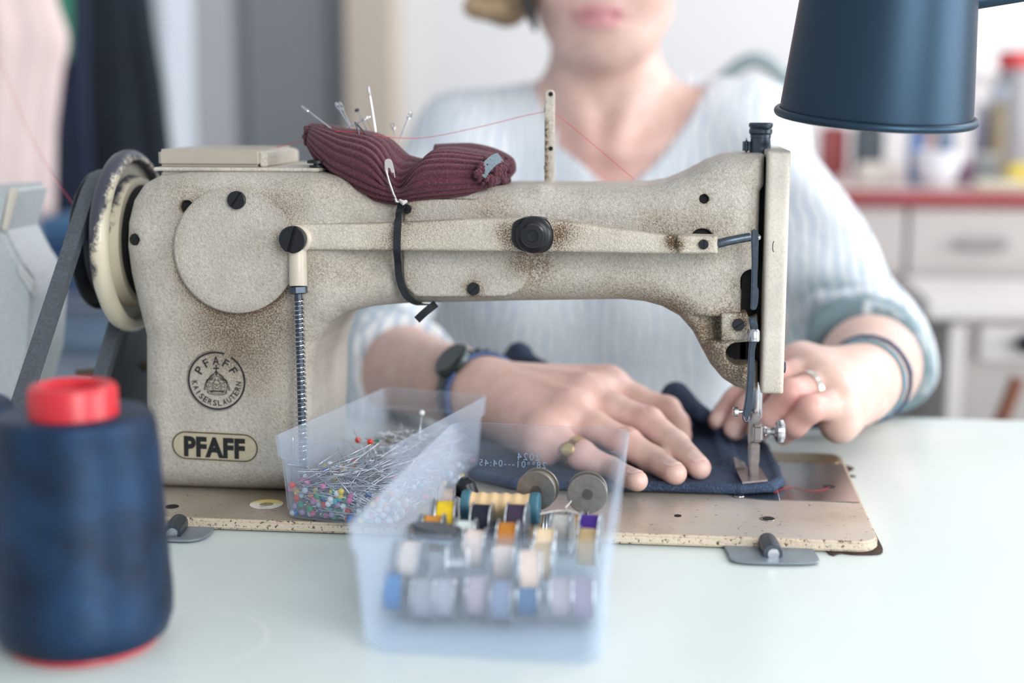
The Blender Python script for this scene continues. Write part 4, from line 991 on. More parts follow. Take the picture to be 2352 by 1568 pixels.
# far layer of the knit hanging over behind, and the grey lining showing at the open end
GREYW = simple('grey_knit_lining', srgb(106, 120, 130), .9, 0, 900, .25, .0005)
def front_of(px, py, lift):
    p = at(px, py, -.03); d_ = np.abs(cv_[:, 0] - p[0]) + np.abs(cv_[:, 2] - p[2]); m_ = d_ < .006
    return at(px, py, (cv_[m_, 1].min() if m_.any() else -.03) - lift)
lv = smooth_poly([front_of(a, b, .0012) for a, b in ((1104, 404), (1112, 391), (1122, 379), (1134, 369), (1146, 364))], 4, False)
ribbon('grey_lining', lv, [np.array([.35, -1, .35])] * len(lv), .0062, .0030, GREYW, cu)
rs_f = np.random.RandomState(9); fp_ = []
for k in range(130):
    t_ = rs_f.rand(); s_ = rs_f.rand() < .5
    a, b = (1094 + 40 * t_, 412 - 50 * t_) if s_ else (1120 + 44 * t_ * (1 if rs_f.rand() < .6 else .6), 412 - 44 * t_ + 18 * rs_f.rand())
    q_ = front_of(a + 5 * rs_f.randn(), b + 4 * rs_f.randn(), .0006); bm_ = bmesh.new(); bmesh.ops.create_icosphere(bm_, subdivisions=1, radius=.0012 + .0011 * rs_f.rand()); bm_.verts.ensure_lookup_table()
    fp_.append((np.array([x.co[:] for x in bm_.verts]) + q_, [tuple(x.index for x in f_.verts) for f_ in bm_.faces])); bm_.free()
v_, f_ = join_vf(fp_); mk('frayed_edge', v_, f_, CM.m, cu)
fl = [at(a, b, .012) for a, b in ((1000, 368), (1060, 368), (1110, 372), (1150, 384), (1176, 404))]
v_, f_ = tube_vf(smooth_poly(fl, 6, False), np.interp(np.arange(25), [0, 8, 20, 24], [.010, .011, .009, .004]), 24)
for _ in range(8):
    d0 = body_sdf_pts(*(v_[:, i].astype(np.float32) for i in range(3))); m_ = d0 < .0008; v_[m_, 2] += (.001 - d0[m_])
mk('rear_flap', v_, f_, CM.m, cu)

# needles, pins and the safety pin stuck in the cushion
GN = 'needles and pins stuck in the maroon cushion'
def needle(label, p0, p1, y0, y1, r=.0005, eye=False, mat=None, head=None):
    a, b = at(*p0, y0), at(*p1, y1); d_ = (b - a) / np.linalg.norm(b - a); L = np.linalg.norm(b - a)
    o = thing('sewing_needle' if not head else 'dressmaking_pin', label, 'needle' if not head else 'pin', b, GN)
    lathe('shaft', [(r * .9, 0), (r * 1.0, L * .5), (r * .8, L), (r * .1, L + .004)], a, d_, mat or MT['steel'], o, 10)
    if eye:
        x_, y_, _ = basis(d_); pts = [a + d_ * (.006 * (1 - math.cos(t_)) / 2 * 1.0) * 1 + x_ * (.0011 * math.sin(t_)) - d_ * .004 for t_ in np.linspace(0, 2 * PI, 17)]
        tube('needle_eye', pts, r * .9, mat or MT['steel'], o, 6)
    if head: lathe('head', [(.0001, -.0009), (.0012, -.0006), (.0015, 0), (.0012, .0006), (.0001, .0009)], a, d_, head, o, 12)
    return o
DKN = simple('dark_needle_steel', srgb(64, 66, 76), .3, .8)
needle('long needle leaning far out over the left end of the maroon cushion', (704, 252), (792, 320), -.018, -.030, .0006, True)
needle('needle lying low along the left end of the maroon cushion', (748, 288), (790, 304), -.022, -.022, .0005)
needle('left needle of the close pair on the maroon cushion', (778, 248), (806, 298), .006, .0, .00055, True)
needle('right needle of the close pair on the maroon cushion', (785, 247), (808, 298), .008, .002, .0005, True)
needle('pale needle slanting up to the right above the maroon cushion', (838, 273), (780, 302), -.006, -.018, .00055, True)
needle('dark headed pin standing in the maroon cushion', (820, 253), (842, 298), .004, -.004, .0005, False, None, DKN)
needle('brownish needle behind the pale slanting needle', (842, 272), (855, 298), .012, .006, .0005, False, simple('brown_needle', srgb(196, 176, 152), .3, .6))
needle('tallest upright needle in the maroon cushion', (848, 212), (862, 296), .008, .002, .0006, True)
needle('short dark bent pin, steep half, in the maroon cushion', (816, 280), (830, 325), -.034, -.036, .00055, False, DKN)
needle('short dark bent pin, slanting half, in the maroon cushion', (817, 282), (837, 304), -.034, -.034, .0005, False, DKN)
needle('needle with a big eye on the right of the maroon cushion', (940, 268), (921, 312), .012, .0, .0006, True)
needle('small needle eye sticking out beside the big eyed needle', (903, 292), (906, 306), .012, .008, .0004, True)
sp_o = thing('safety_pin', 'silver safety pin fixed to the front of the maroon cushion', 'safety pin', at(900, 440, -.052))
YS_ = -.0535
def cap_y(px, py, lift=.0012):
    p = at(px, py, -.04); d_ = np.abs(cv_[:, 0] - p[0]) + np.abs(cv_[:, 2] - p[2]); m_ = d_ < .006
    return (cv_[m_, 1].min() if m_.any() else -.045) - lift
sh = [at(a, b, cap_y(a, b)) for a, b in ((884, 372), (888, 366), (896, 366), (902, 374), (906, 392), (904, 396), (893, 398), (887, 396))]
p8 = smooth_poly([(884, 372), (889, 365), (897, 366), (902, 376), (906, 394), (900, 396), (896, 386), (892, 386), (892, 398), (886, 396)], 3)
yk = min(cap_y(a, b) for a, b in ((884, 372), (897, 366), (900, 396)))
prism('clasp', [(at(a, b, yk)[0], at(a, b, yk)[2]) for a, b in p8], yk - .0010, yk + .0006, simple('white_nickel', srgb(214, 206, 206), .3, .7), sp_o, .0002)
pr = [(887, 392), (895, 420), (904, 445), (912, 460), (914, 465), (910, 463), (908, 456)]
tube('wire', [at(a, b, yk - .0004 + (.0 if k < 4 else -.001)) for k, (a, b) in enumerate(pr)], .00075, MT['steel'], sp_o, 10)
tube('pin_point', [at(904, 390, yk), at(907, 408, yk)], [.0006, .0002], MT['steel'], sp_o, 8)
# elastic band around the arm
EB = [(925, 462, -.0560), (921, 474, -.0530), (917, 490, -.0530), (914, 508, -.0665), (912, 545, -.0670), (912, 578, -.0665), (914, 600, -.054), (916, 630, -.0500), (922, 655, -.0490), (932, 676, -.0475), (946, 690, -.0450), (962, 698, -.034), (978, 699, -.02), (994, 699, .0)]
pe_ = smooth_poly([at(a, b, y) for a, b, y in EB], 5, False)
el_o = thing('elastic_band', 'black elastic band tied around the machine arm below the cushion', 'elastic band', at(915, 690, -.06))
ribbon('band', pe_, [np.array([0, -1, -.0])] * (len(pe_) - 20) + [np.array([0, -1 + .05 * k, -.05 * k - .2]) for k in range(20)], .0042, .0011, MT['elastic'], el_o)
te = smooth_poly([at(a, b, y) for a, b, y in ((1000, 698, -.035), (990, 706, -.040), (975, 718, -.041), (958, 734, -.040))], 5, False)
ribbon('loose_end', te, [np.array([0, -1, 0])] * len(te), .0046, .0012, MT['elastic'], el_o)
tube('knot', [at(918, 460, -.0565), at(926, 466, -.0580), at(934, 462, -.0560)], [.0010, .0016, .0009], simple('pale_thread_knot', srgb(196, 190, 194), .8), el_o, 8)

# red threads
tr = thing('red_thread', 'fine red thread running from the cushion through the upright post to the arm', 'thread', at(1240, 414, .0))
tp_ = [(608, 345, .012), (716, 318, -.012), (760, 304, -.030), (800, 302, -.034), (860, 310, -.030), (905, 316, -.016), (960, 317, -.004), (1020, 309, .0), (1120, 287, .003), (1200, 267, .005), (1255, 256, .007)]
tube('thread_run', smooth_poly([at(*p) for p in tp_], 6, False), .00019, MT['red_thread'], tr, 6)
tube('thread_run', smooth_poly([at(*p) for p in ((1258, 256, .007), (1290, 272, .008), (1370, 338, .01), (1458, 413, .012))], 6, False), .00018, MT['red_thread'], tr, 6)
tr2 = tag(tube('red_thread', smooth_poly([at(*p) for p in ((-60, 20, .30), (0, 142, .22), (60, 290, .15), (120, 400, .08), (178, 482, .0))], 6, False), .00022, MT['red_thread'], None, 6), 'red thread coming down from the upper left to the handwheel', 'thread')
pts = [(1776, 1122), (1782, 1127), (1792, 1124), (1808, 1119), (1826, 1119), (1846, 1125), (1870, 1127), (1890, 1124), (1906, 1118)]
tr3 = thing('red_thread', 'loose red thread tail lying on the polished plate', 'thread', az(1800, 1122, B))
tube('tail', smooth_poly([az(a, b, B + .0009) for a, b in pts], 5, False), .00013, MT['red_thread'], tr3, 6)
tube('tail', smooth_poly([az(a, b, B + .0009) for a, b in ((1788, 1128), (1776, 1130), (1770, 1124), (1756, 1116))], 5, False), .00013, MT['red_thread'], tr3, 6)
tube('needle_thread', [at(1719, 1054, PBY - .003), at(1719, 1083, PBY - .003)], .0003, MT['red_thread'], tr3, 6)

# paper ring label lying on the bed
lc = az(612, 1159, B); pl = thing('paper_ring', 'round paper label with a hole lying on the bed beside the clear box', 'label', (lc[0], lc[1], B + .0002))
v1 = [(lc[0] + r_ * math.cos(2 * PI * k / 56), lc[1] + r_ * math.sin(2 * PI * k / 56), B + .0002 + dz_) for dz_ in (0, .0003) for r_ in (.0042, .0098) for k in range(56)]
f1 = []
for k in range(56):
    k2 = (k + 1) % 56; f1 += [(56 + k, 56 + k2, k2, k), (112 + k, 112 + k2, 168 + k2, 168 + k), (56 + k2, 56 + k, 168 + k, 168 + k2), (k, k2, 112 + k2, 112 + k)]
YM = NT('yellow_white_paper'); sx_ = YM.n('ShaderNodeSeparateXYZ'); YM.l(YM.coord(), 'Object', sx_, 0); rr1 = YM.ramp(sx_, 1, [(0.0, srgb(226, 222, 208)), (.0002, srgb(222, 200, 120))]); YM.l(rr1, 0, YM.p, 'Base Color')
mk('paper', v1, f1, YM.m, pl, False)
for (s_, a, b, sz) in (('5087 1', 596, 1162, .0016), ('187 190', 598, 1166, .0015), ('130 Nm', 606, 1168, .0016), ('37', 622, 1171, .0022)):
    tv_, tf_ = text_vf(s_, sz); p_ = az(a, b + 1, B + .0006)
    mk('print', np.stack([p_[0] + tv_[:, 0] + .002, p_[1] + tv_[:, 1], np.full(len(tv_), B + .00058)], 1), tf_, MT['ink'], pl, False)
# ------------------------------------------------------------------ clear boxes
def clear_plastic(name, tint, body):
    s = NT(name); tr_ = s.n('ShaderNodeBsdfTransparent'); tr_.inputs[0].default_value = (.955, .97, .985, 1)
    s.p.inputs['Base Color'].default_value = tint; s.p.inputs['Roughness'].default_value = .22
    tl = s.n('ShaderNodeBsdfTranslucent'); tl.inputs[0].default_value = tint
    m0 = s.n('ShaderNodeMixShader'); m0.inputs[0].default_value = .35; s.l(s.p, 0, m0, 1); s.l(tl, 0, m0, 2)
    lw = s.n('ShaderNodeLayerWeight'); lw.inputs['Blend'].default_value = .35
    nz = s.noise(24, 4, .6); a = s.math('MULTIPLY', lw, 'Facing', v=.46); a2 = s.math('ADD', a, 0, v=body)
    b_ = s.math('MULTIPLY', nz, 0, v=.035); a3 = s.math('ADD', a2, 0, b_, 0)
    mxs = s.n('ShaderNodeMixShader'); s.l(a3, 0, mxs, 0); s.l(tr_, 0, mxs, 1); s.l(m0, 0, mxs, 2); s.l(mxs, 0, s.out, 0)
    return s.m
CLR = clear_plastic('clear_bluish_plastic', (.74, .83, .97, 1), .012)
def rloop(quad, z, r, n=7, off=0.0):
    """rounded loop through a convex quad (counter-clockwise)"""
    q = [np.array(p[:2], float) for p in quad]; c = sum(q) / 4; out = []
    if off:
        q2_ = []
        for i in range(4):
            a, b, d = q[i - 1], q[i], q[(i + 1) % 4]; e1 = (b - a) / np.linalg.norm(b - a); e2 = (d - b) / np.linalg.norm(d - b)
            n1 = np.array([e1[1], -e1[0]]); n2 = np.array([e2[1], -e2[0]]); k = (n1 + n2) / (1 + n1 @ n2); q2_.append(b + k * off)
        q = q2_
    for i in range(4):
        a, b, d = q[i - 1], q[i], q[(i + 1) % 4]; u = (a - b) / np.linalg.norm(a - b); w_ = (d - b) / np.linalg.norm(d - b)
        half = math.acos(np.clip(u @ w_, -1, 1)) / 2; tl = r / math.tan(half); cc = b + (u + w_) / np.linalg.norm(u + w_) * (r / math.sin(half))
        p0, p1 = b + u * tl, b + w_ * tl; a0 = math.atan2(*(p0 - cc)[::-1]); a1 = math.atan2(*(p1 - cc)[::-1]); da = (a1 - a0 + PI) % (2 * PI) - PI
        for k in range(n): a_ = a0 + da * k / (n - 1); out.append((cc[0] + r * math.cos(a_), cc[1] + r * math.sin(a_), z))
    return out
def clear_box(name, label, bot, top, z0, z1, r, th=.0011, lip=.012):
    o = thing(name, label, 'box', (*(sum(np.array(p[:2]) for p in bot) / 4), z0))
    def quad(t_): return [np.array(b[:2]) * (1 - t_) + np.array(a[:2]) * t_ for a, b in zip(top, bot)]
    H = z1 - z0; tl = 1 - lip / H
    loops = [rloop(quad(0), z0, r, off=-.004), rloop(quad(.02), z0 + .0012, r, off=-.001), rloop(quad(.07), z0 + .005, r)]
    for t_ in np.linspace(.15, tl - .01, 6): loops.append(rloop(quad(t_), z0 + H * t_, r))
    loops += [rloop(quad(tl), z0 + H * tl, r, off=.0014), rloop(quad(1), z1 - .0004, r, off=.0016), rloop(quad(1), z1, r, off=.0012), rloop(quad(1), z1, r, off=.0006), rloop(quad(1), z1 - .0006, r, off=.0014 - th),
              rloop(quad(tl), z0 + H * tl - .001, r, off=.0012 - th)]
    for t_ in (tl - .03, .5, .1): loops.append(rloop(quad(t_), z0 + H * t_, r, off=-th))
    loops += [rloop(quad(.05), z0 + .0036, r, off=-th - .0015), rloop(quad(0), z0 + .0016, r, off=-.005)]
    n = len(loops[0]); v = [p for l in loops for p in l]; f = []
    for i in range(len(loops) - 1):
        for k in range(n): k2 = (k + 1) % n; f.append((i * n + k, i * n + k2, (i + 1) * n + k2, (i + 1) * n + k))
    f.append(tuple(reversed(range(n)))); f.append(tuple((len(loops) - 1) * n + k for k in range(n)))
    mk('box_shell', v, f, CLR, o, True, .9)
    return o, quad
# pin box, turned a little, half on the bed
d1 = np.array([.034, .1455]); d1 /= np.linalg.norm(d1); d2_ = np.array([d1[1], -d1[0]])
f0 = np.array(az(622, 1003, .806)[:2]) + np.array([.0018, 0]); LB1, WB1 = .150, .070
ptop = [f0, f0 + d2_ * WB1, f0 + d2_ * WB1 + d1 * LB1, f0 + d1 * LB1]
pc = sum(ptop) / 4; pbot = [pc + (p - pc) * np.array([.94, .94]) for p in ptop]
ZB1 = B + .0006
pinbox, pq = clear_box('pin_box', 'clear plastic box full of glass headed pins beside the machine column', pbot, ptop, ZB1, .806, .008)
# bobbin box in front
ZB2 = T + .0002; ZT2 = .813
bt2 = [az(796, 1212, ZT2)[:2], az(1402, 1245, ZT2)[:2], az(1440, 986, ZT2)[:2], az(1046, 968, ZT2)[:2]]
bb2 = [az(822, 1500, ZB2)[:2], az(1386, 1534, ZB2)[:2], np.array([az(1392, 1226, ZB2)[0], BY0 - .0045]), np.array([az(1075, 1200, ZB2)[0], BY0 - .0035])]
bobbox, bq = clear_box('bobbin_box', 'clear plastic box of thread bobbins in the foreground', bb2, bt2, ZB2, ZT2, .010)
# moulded characters on the far wall of the bobbin box (seen mirrored from inside)
far0, far1 = np.array(bq(.62)[3]), np.array(bq(.62)[2]); ex_ = np.array([*(far1 - far0), 0]); Lf = np.linalg.norm(ex_); ex_ /= Lf
def moulded(s_, px, py, size):
    p = None; yy = (far0[1] + far1[1]) / 2; p = at(px, py, yy); t_ = (p[2] - ZB2) / (ZT2 - ZB2); a, b = np.array(bq(t_)[3]), np.array(bq(t_)[2])
    yline = a[1] + (b[1] - a[1]) * (p[0] - a[0]) / (b[0] - a[0]); p = at(px, py, yline)
    tv_, tf_ = text_vf(s_, size, 0, 1.25)
    slope = (np.array(bq(1)[3])[1] - np.array(bq(0)[3])[1]) / (ZT2 - ZB2)
    w_ = np.array([p + ex_ * (-v_[0]) + np.array([0, slope * v_[1] - .0016, v_[1]]) for v_ in tv_])
    mk('moulded_characters', w_, tf_, simple('clear_moulding', srgb(122, 142, 166), .2), bobbox, False)
moulded('2024', 1215, 1048, .0055); moulded('28**01---04:45', 1178, 1064, .0050)

# ------------------------------------------------------------------ pins
COLS = {'red': srgb(214, 52, 40), 'white': srgb(226, 228, 232), 'pearl': srgb(176, 184, 194), 'yellow': srgb(232, 204, 70), 'green': srgb(34, 150, 112), 'blue': srgb(40, 104, 186), 'turquoise': srgb(58, 178, 190), 'pink': srgb(212, 104, 160), 'lilac': srgb(168, 140, 184), 'orange': srgb(222, 128, 76)}
PM = {}
def pin_mesh(col):
    if col in PM: return PM[col]
    L = .031; sv, sf = tube_vf([(0, 0, 0), (0, 0, L * .5), (0, 0, L - .003), (0, 0, L)], [.00036, .00036, .00036, .00008], 6)
    bm_ = bmesh.new(); bmesh.ops.create_icosphere(bm_, subdivisions=2, radius=.0019); hv = np.array([x.co[:] for x in bm_.verts]); bm_.verts.index_update(); hf = [tuple(x.index for x in q.verts) for q in bm_.faces]; bm_.free()
    me = bpy.data.meshes.new('pin_' + col); v_, f_ = join_vf([(sv, sf), (hv, hf)]); me.from_pydata(v_.tolist(), [], f_); me.update()
    me.materials.append(MT['pinhead_steel']); me.materials.append(simple(col + '_glass_head', COLS[col], .18))
    me.polygons.foreach_set('material_index', [0] * len(sf) + [1] * len(hf)); me.polygons.foreach_set('use_smooth', [True] * len(me.polygons)); PM[col] = me
    return me
def pin(col, head, tip, label, group='glass headed pins in the clear box'):
    o = bpy.data.objects.new('glass_headed_pin', pin_mesh(col)); COL.objects.link(o)
    d_ = Vector(tip) - Vector(head); o.location = head; o.rotation_mode = 'QUATERNION'; o.rotation_quaternion = Vector((0, 0, 1)).rotation_difference(d_)
    tag(o, label, 'pin', group); return o
rs = np.random.RandomState(5); names = list(COLS); wts = np.array([8, 20, 16, 11, 9, 12, 7, 9, 6, 5], float); wts /= wts.sum()
def inbox(u, w_, inset=.0032):
    c_ = [np.array(p) for p in pq(.3)]; a = c_[0] + (c_[1] - c_[0]) * u; b = c_[3] + (c_[2] - c_[3]) * u; return a + (b - a) * w_
def fill_h(u, w_): return ZB1 + .0165 + .004 * math.sin(3 * u + 1) + .003 * math.sin(7 * w_) + .001 * w_
def random_pin(k):
    for _ in range(60):
        mode = rs.rand()
        if mode < .5: u, w_ = .06 + .88 * rs.rand(), rs.rand() * .94 + .03; z = fill_h(u, w_) - rs.rand() * .006
        elif mode < .8: u, w_ = .05 + .9 * rs.rand(), .03 + .03 * rs.rand(); z = ZB1 + .0035 + rs.rand() * (fill_h(u, w_) - ZB1 - .004)
        else: u, w_ = (.95 if rs.rand() < .7 else .05) - .03 * (rs.rand() - .5), .04 + .92 * rs.rand(); z = ZB1 + .0035 + rs.rand() * (fill_h(u, w_) - ZB1 - .004)
        a = inbox(u, w_); ang_ = rs.rand() * 2 * PI; el_ = rs.normal(0, .22); L = .031
        t_ = np.array([a[0] + L * math.cos(el_) * math.cos(ang_), a[1] + L * math.cos(el_) * math.sin(ang_)]); zt2 = z + L * math.sin(el_)
        # both ends must stay inside the walls and above the floor
        q_ = [inbox(.045, .02), inbox(.955, .02), inbox(.955, .98), inbox(.045, .98)]
        ok = all(((q_[(i + 1) % 4] - q_[i])[0] * (t_ - q_[i])[1] - (q_[(i + 1) % 4] - q_[i])[1] * (t_ - q_[i])[0]) > 0 for i in range(4))
        if ok and ZB1 + .003 < zt2 < .80: return (a[0], a[1], z), (t_[0], t_[1], zt2)
    return None
for k in range(215):
    r_ = random_pin(k)
    if r_ is None: continue
    cn = names[rs.choice(len(names), p=wts)]
    pin(cn, r_[0], r_[1], 'fine steel pin with a ' + cn + ' glass head lying in the clear pin box', cn + ' headed pins in the clear box')
# pins that stand out
wp = inbox(.80, .80); hz_ = at(969, 948, wp[1])
pin('white', hz_, hz_ + np.array([-.003, -.004, -.03]), 'white headed pin standing highest above the pins in the clear box', 'glass headed pins in the clear box')
for (a, b, cn, lb) in ((822, 1010, 'red', 'red headed pin leaning on the column side of the pin box'), (850, 1014, 'red', 'second red headed pin along the column side of the pin box')):
    p_ = at(a, b, inbox(.2, .55)[1]); pin(cn, p_, p_ + np.array([.012, .006, -.028]), lb, 'glass headed pins in the clear box')
p0_ = inbox(.08, .06); hd = at(668, 1122, p0_[1]); pin('pink', hd, hd + np.array([.002, .0, .0305]), 'pin standing point up at the front corner of the pin box', 'glass headed pins in the clear box')
# the rest of the heap, uncountable below the surface
hv_, hf_, hm_ = [], [], []; off_ = 0
cm = {n_: i + 1 for i, n_ in enumerate(names)}; src = {n_: pin_mesh(n_) for n_ in names}
pv = np.array([x.co[:] for x in src['red'].vertices]); pf = [tuple(p.vertices) for p in src['red'].polygons]; pmi = [p.material_index for p in src['red'].polygons]
for k in range(330):
    r_ = random_pin(k)
    if r_ is None: continue
    a, b = np.array(r_[0]), np.array(r_[1]); sink = rs.rand() * .012; a[2] = max(a[2] - sink, ZB1 + .003); b[2] = max(b[2] - sink, ZB1 + .003)
    R_m = np.array(Vector((0, 0, 1)).rotation_difference(Vector(b - a)).to_matrix()); hv_.append(pv @ R_m.T + a); cn = cm[names[rs.choice(len(names), p=wts)]]
    hf_ += [tuple(i + off_ for i in q) for q in pf]; hm_ += [0 if m_ == 0 else cn for m_ in pmi]; off_ += len(pv)
for k in range(900):
    r_ = random_pin(k)
    if r_ is None: continue
    a, b = np.array(r_[0]), np.array(r_[1]); tv0, tf0 = tube_vf([a, (a + b) / 2, b], [.0004, .0004, .0003], 4); hv_.append(tv0); hf_ += [tuple(i + off_ for i in q) for q in tf0]; hm_ += [0] * len(tf0); off_ += len(tv0)
heap = mk('pin_heap', np.concatenate(hv_), hf_, None, None, True, None, [MT['pinhead_steel']] + [src[n_].materials[1] for n_ in names], hm_)
heap['kind'] = 'stuff'; tag(heap, 'tangled heap of steel pins filling the bottom of the clear pin box', 'pins')

# ------------------------------------------------------------------ bobbins
BM = {}
FLM = simple('bobbin_aluminium', srgb(196, 200, 206), .28, .85, 200, .1)
def bobbin_meshes():
    fl = [(.0030, 0), (.0104, 0), (.0107, .0003), (.0104, .0007), (.0030, .0007)]
    v_, f_ = lathe_vf(fl, 32); BM['fl'] = bpy.data.meshes.new('bobbin_flange'); BM['fl'].from_pydata(v_[:, [2, 0, 1]].tolist(), [], f_); BM['fl'].materials.append(FLM)
    th_ = [(.0030, 0)] + [(.0091 + .00012 * (i % 2), .0090 * (i + .5) / 26) for i in range(26)] + [(.0030, .0090)]
    v_, f_ = lathe_vf(th_, 28); BM['th'] = bpy.data.meshes.new('bobbin_winding'); BM['th'].from_pydata(v_[:, [2, 0, 1]].tolist(), [], f_); BM['th'].materials.append(simple('thread_placeholder', srgb(220, 220, 220), .8))
    v_, f_ = lathe_vf([(.0024, 0), (.0030, 0), (.0030, .0106), (.0024, .0106)], 20); BM['hub'] = bpy.data.meshes.new('bobbin_hub'); BM['hub'].from_pydata(v_[:, [2, 0, 1]].tolist(), [], f_); BM['hub'].materials.append(FLM)
    for k in BM: BM[k].update(); BM[k].polygons.foreach_set('use_smooth', [True] * len(BM[k].polygons)); BM[k].set_sharp_from_angle(angle=.5)
bobbin_meshes()
TM = {}
def tmat(c):
    if c not in TM: TM[c] = simple('wound_thread_%d_%d_%d' % c, srgb(*c), .75, 0, 300, .08)
    return TM[c]
def bobbin(label, loc, col, yaw=0.0, tilt=0.0, metal=None):
    o = thing('thread_bobbin', label, 'bobbin', loc, 'metal bobbins in the clear box'); o.rotation_euler = (0, tilt, yaw)
    def add(nm, me, x, mat=None):
        c_ = bpy.data.objects.new(nm, me); COL.objects.link(c_); c_.parent = o; c_.location = (x, 0, 0)
        if mat: c_.material_slots[0].link = 'OBJECT'; c_.material_slots[0].material = mat
        return c_
    add('flange', BM['fl'], -.0053, metal); add('flange', BM['fl'], .0046, metal); add('hub', BM['hub'], -.0053, metal)
    if col: add('winding', BM['th'], -.0045, tmat(col))
    return o
ZL = ZB2 + .0016 + .0108        # lower layer axis
ZU = ZL + .0128                 # upper layer axis
def topb(px, py, col, label, Z, yaw=0.0):
    """bobbin whose wound top shows at px, py"""
    p = az(px, py, Z + .0085); return bobbin(label, (p[0], p[1] + .003, Z), col, yaw)
topb(1022, 1158, (222, 190, 34), 'bobbin of yellow thread at the back left of the clear box', ZU, .06)
topb(1024, 1128, (186, 172, 166), 'bobbin of grey beige thread behind the yellow bobbin', ZU, .06)
topb(1106, 1166, (22, 26, 46), 'bobbin of navy thread in front of the tan thread reel', ZU, -.05)
topb(1187, 1166, (60, 46, 70), 'bobbin of dark purple thread in front of the tan thread reel', ZU, -.06)
topb(994, 1192, (198, 134, 52), 'bobbin of ochre thread in front of the yellow bobbin', ZU, .02)
topb(1166, 1208, (190, 122, 36), 'bobbin of ochre thread in the middle of the clear box', ZU, -.03)
topb(1068, 1204, (206, 216, 212), 'bobbin of pale mint thread left of the blush bobbin', ZU, .02)
topb(1090, 1226, (222, 204, 196), 'bobbin of blush thread in the middle of the clear box', ZU, .0)
topb(1253, 1222, (238, 214, 176), 'bobbin of cream thread right of the middle ochre bobbin', ZU, .0)
topb(1246, 1256, (204, 172, 118), 'bobbin of sand thread in front of the cream bobbin', ZU - .004, .0)
topb(1356, 1190, (72, 34, 140), 'bobbin of violet thread at the right wall of the clear box', ZU, -.1)
topb(1352, 1222, (196, 170, 124), 'bobbin of beige thread in front of the violet bobbin', ZU - .002, -.1)
topb(1158, 1262, (226, 206, 192), 'bobbin of pale peach thread in front of the middle ochre bobbin', ZU - .004, .0)
topb(958, 1228, (228, 172, 84), 'bobbin of light orange thread left of the black bobbin', ZU - .003, .2)
topb(1290, 1190, (196, 196, 192), 'bobbin of pale grey thread between the cream and the violet bobbins', ZU - .003, -.1)
# near, lower bobbins seen through the front wall
low = [((906, 1340), (52, 124, 186), 'bobbin of bright blue thread low at the front left of the clear box'), ((985, 1330), (158, 162, 172), 'bobbin of silver grey thread right of the bright blue one'), ((1030, 1335), (172, 176, 188), 'bobbin of white grey thread second right of the bright blue one'),
       ((1100, 1340), (180, 166, 180), 'bobbin of pale lilac thread low at the front of the clear box'), ((1160, 1330), (128, 142, 172), 'bobbin of pale blue grey thread right of the pale lilac one'), ((1214, 1350), (58, 104, 150), 'bobbin of steel blue thread low at the front right'), ((1290, 1335), (184, 172, 182), 'bobbin of pale mauve thread right of the steel blue one'), ((1340, 1340), (160, 148, 170), 'bobbin of pale plum thread at the front right corner of the clear box')]
for (a, b), col, lb in low:
    p = at(a, b, -.236); bobbin(lb, (p[0], -.240 + .004 * math.sin(a), ZL + .0006), col, .05 * math.sin(a))
p = at(1218, 1316, -.235); bobbin('bobbin of peach thread lying upon the low front bobbins', (p[0], -.236, ZU + .0006), (240, 208, 184), .1)
p = at(950, 1284, -.228); bobbin('bobbin of pale beige thread upon the low bobbins at the front left', (p[0], -.230, ZU + .0006), (214, 202, 196), -.1)
p = at(1050, 1290, -.232); bobbin('empty metal bobbin upon the low bobbins near the front wall', (p[0], -.232, ZU + .0006), None, .15)
k_ = 0
cl2 = [(176, 178, 186), (206, 204, 198), (96, 116, 150), (214, 186, 150), (150, 158, 172), (190, 150, 96), (214, 214, 218), (86, 90, 104)]
cn2 = ['grey', 'ivory', 'slate blue', 'tan', 'blue grey', 'ochre', 'white', 'charcoal']; nth = ['first', 'second', 'third', 'fourth', 'fifth', 'sixth']
BB = [o for o in COL.objects if o.type == 'EMPTY' and o.name.startswith('thread_bobbin')]
occ = [tuple(o.location) for o in BB]
for r_i, yy in enumerate((-.2165, -.1945, -.1725, -.1505, -.1285)):
    c_n = 0
    for xx in np.arange(-.170, -.094, .0116):
        if c_n > 5: break
        if all(abs(xx - a) > .0112 or math.hypot(yy - b, ZL - c) > .0212 for a, b, c in occ):
            bobbin('%s thread bobbin in the lower layer, %s from the left in the %s row' % (cn2[k_ % 8], nth[c_n], nth[r_i + 1]), (xx, yy, ZL), cl2[k_ % 8], 0); k_ += 1; c_n += 1; occ.append((xx, yy, ZL))
# two dark bobbins standing against the far wall
DB = simple('dark_bobbin_steel', srgb(150, 144, 138), .42, .8, 300, .15)
for (a, b, lb, yw) in ((1237, 1118, 'dark steel bobbin standing on edge behind the tan thread reel', 1.42), (1350, 1126, 'dark steel bobbin standing on edge at the back right of the clear box', 1.62)):
    p = at(a, b, -.1195); o = bobbin(lb, (p[0], -.1235, max(p[2], ZB2 + .0125)), (120, 110, 100) if a < 1300 else None, yw, 0, DB); o.scale = (.8, 1.02, 1.02)
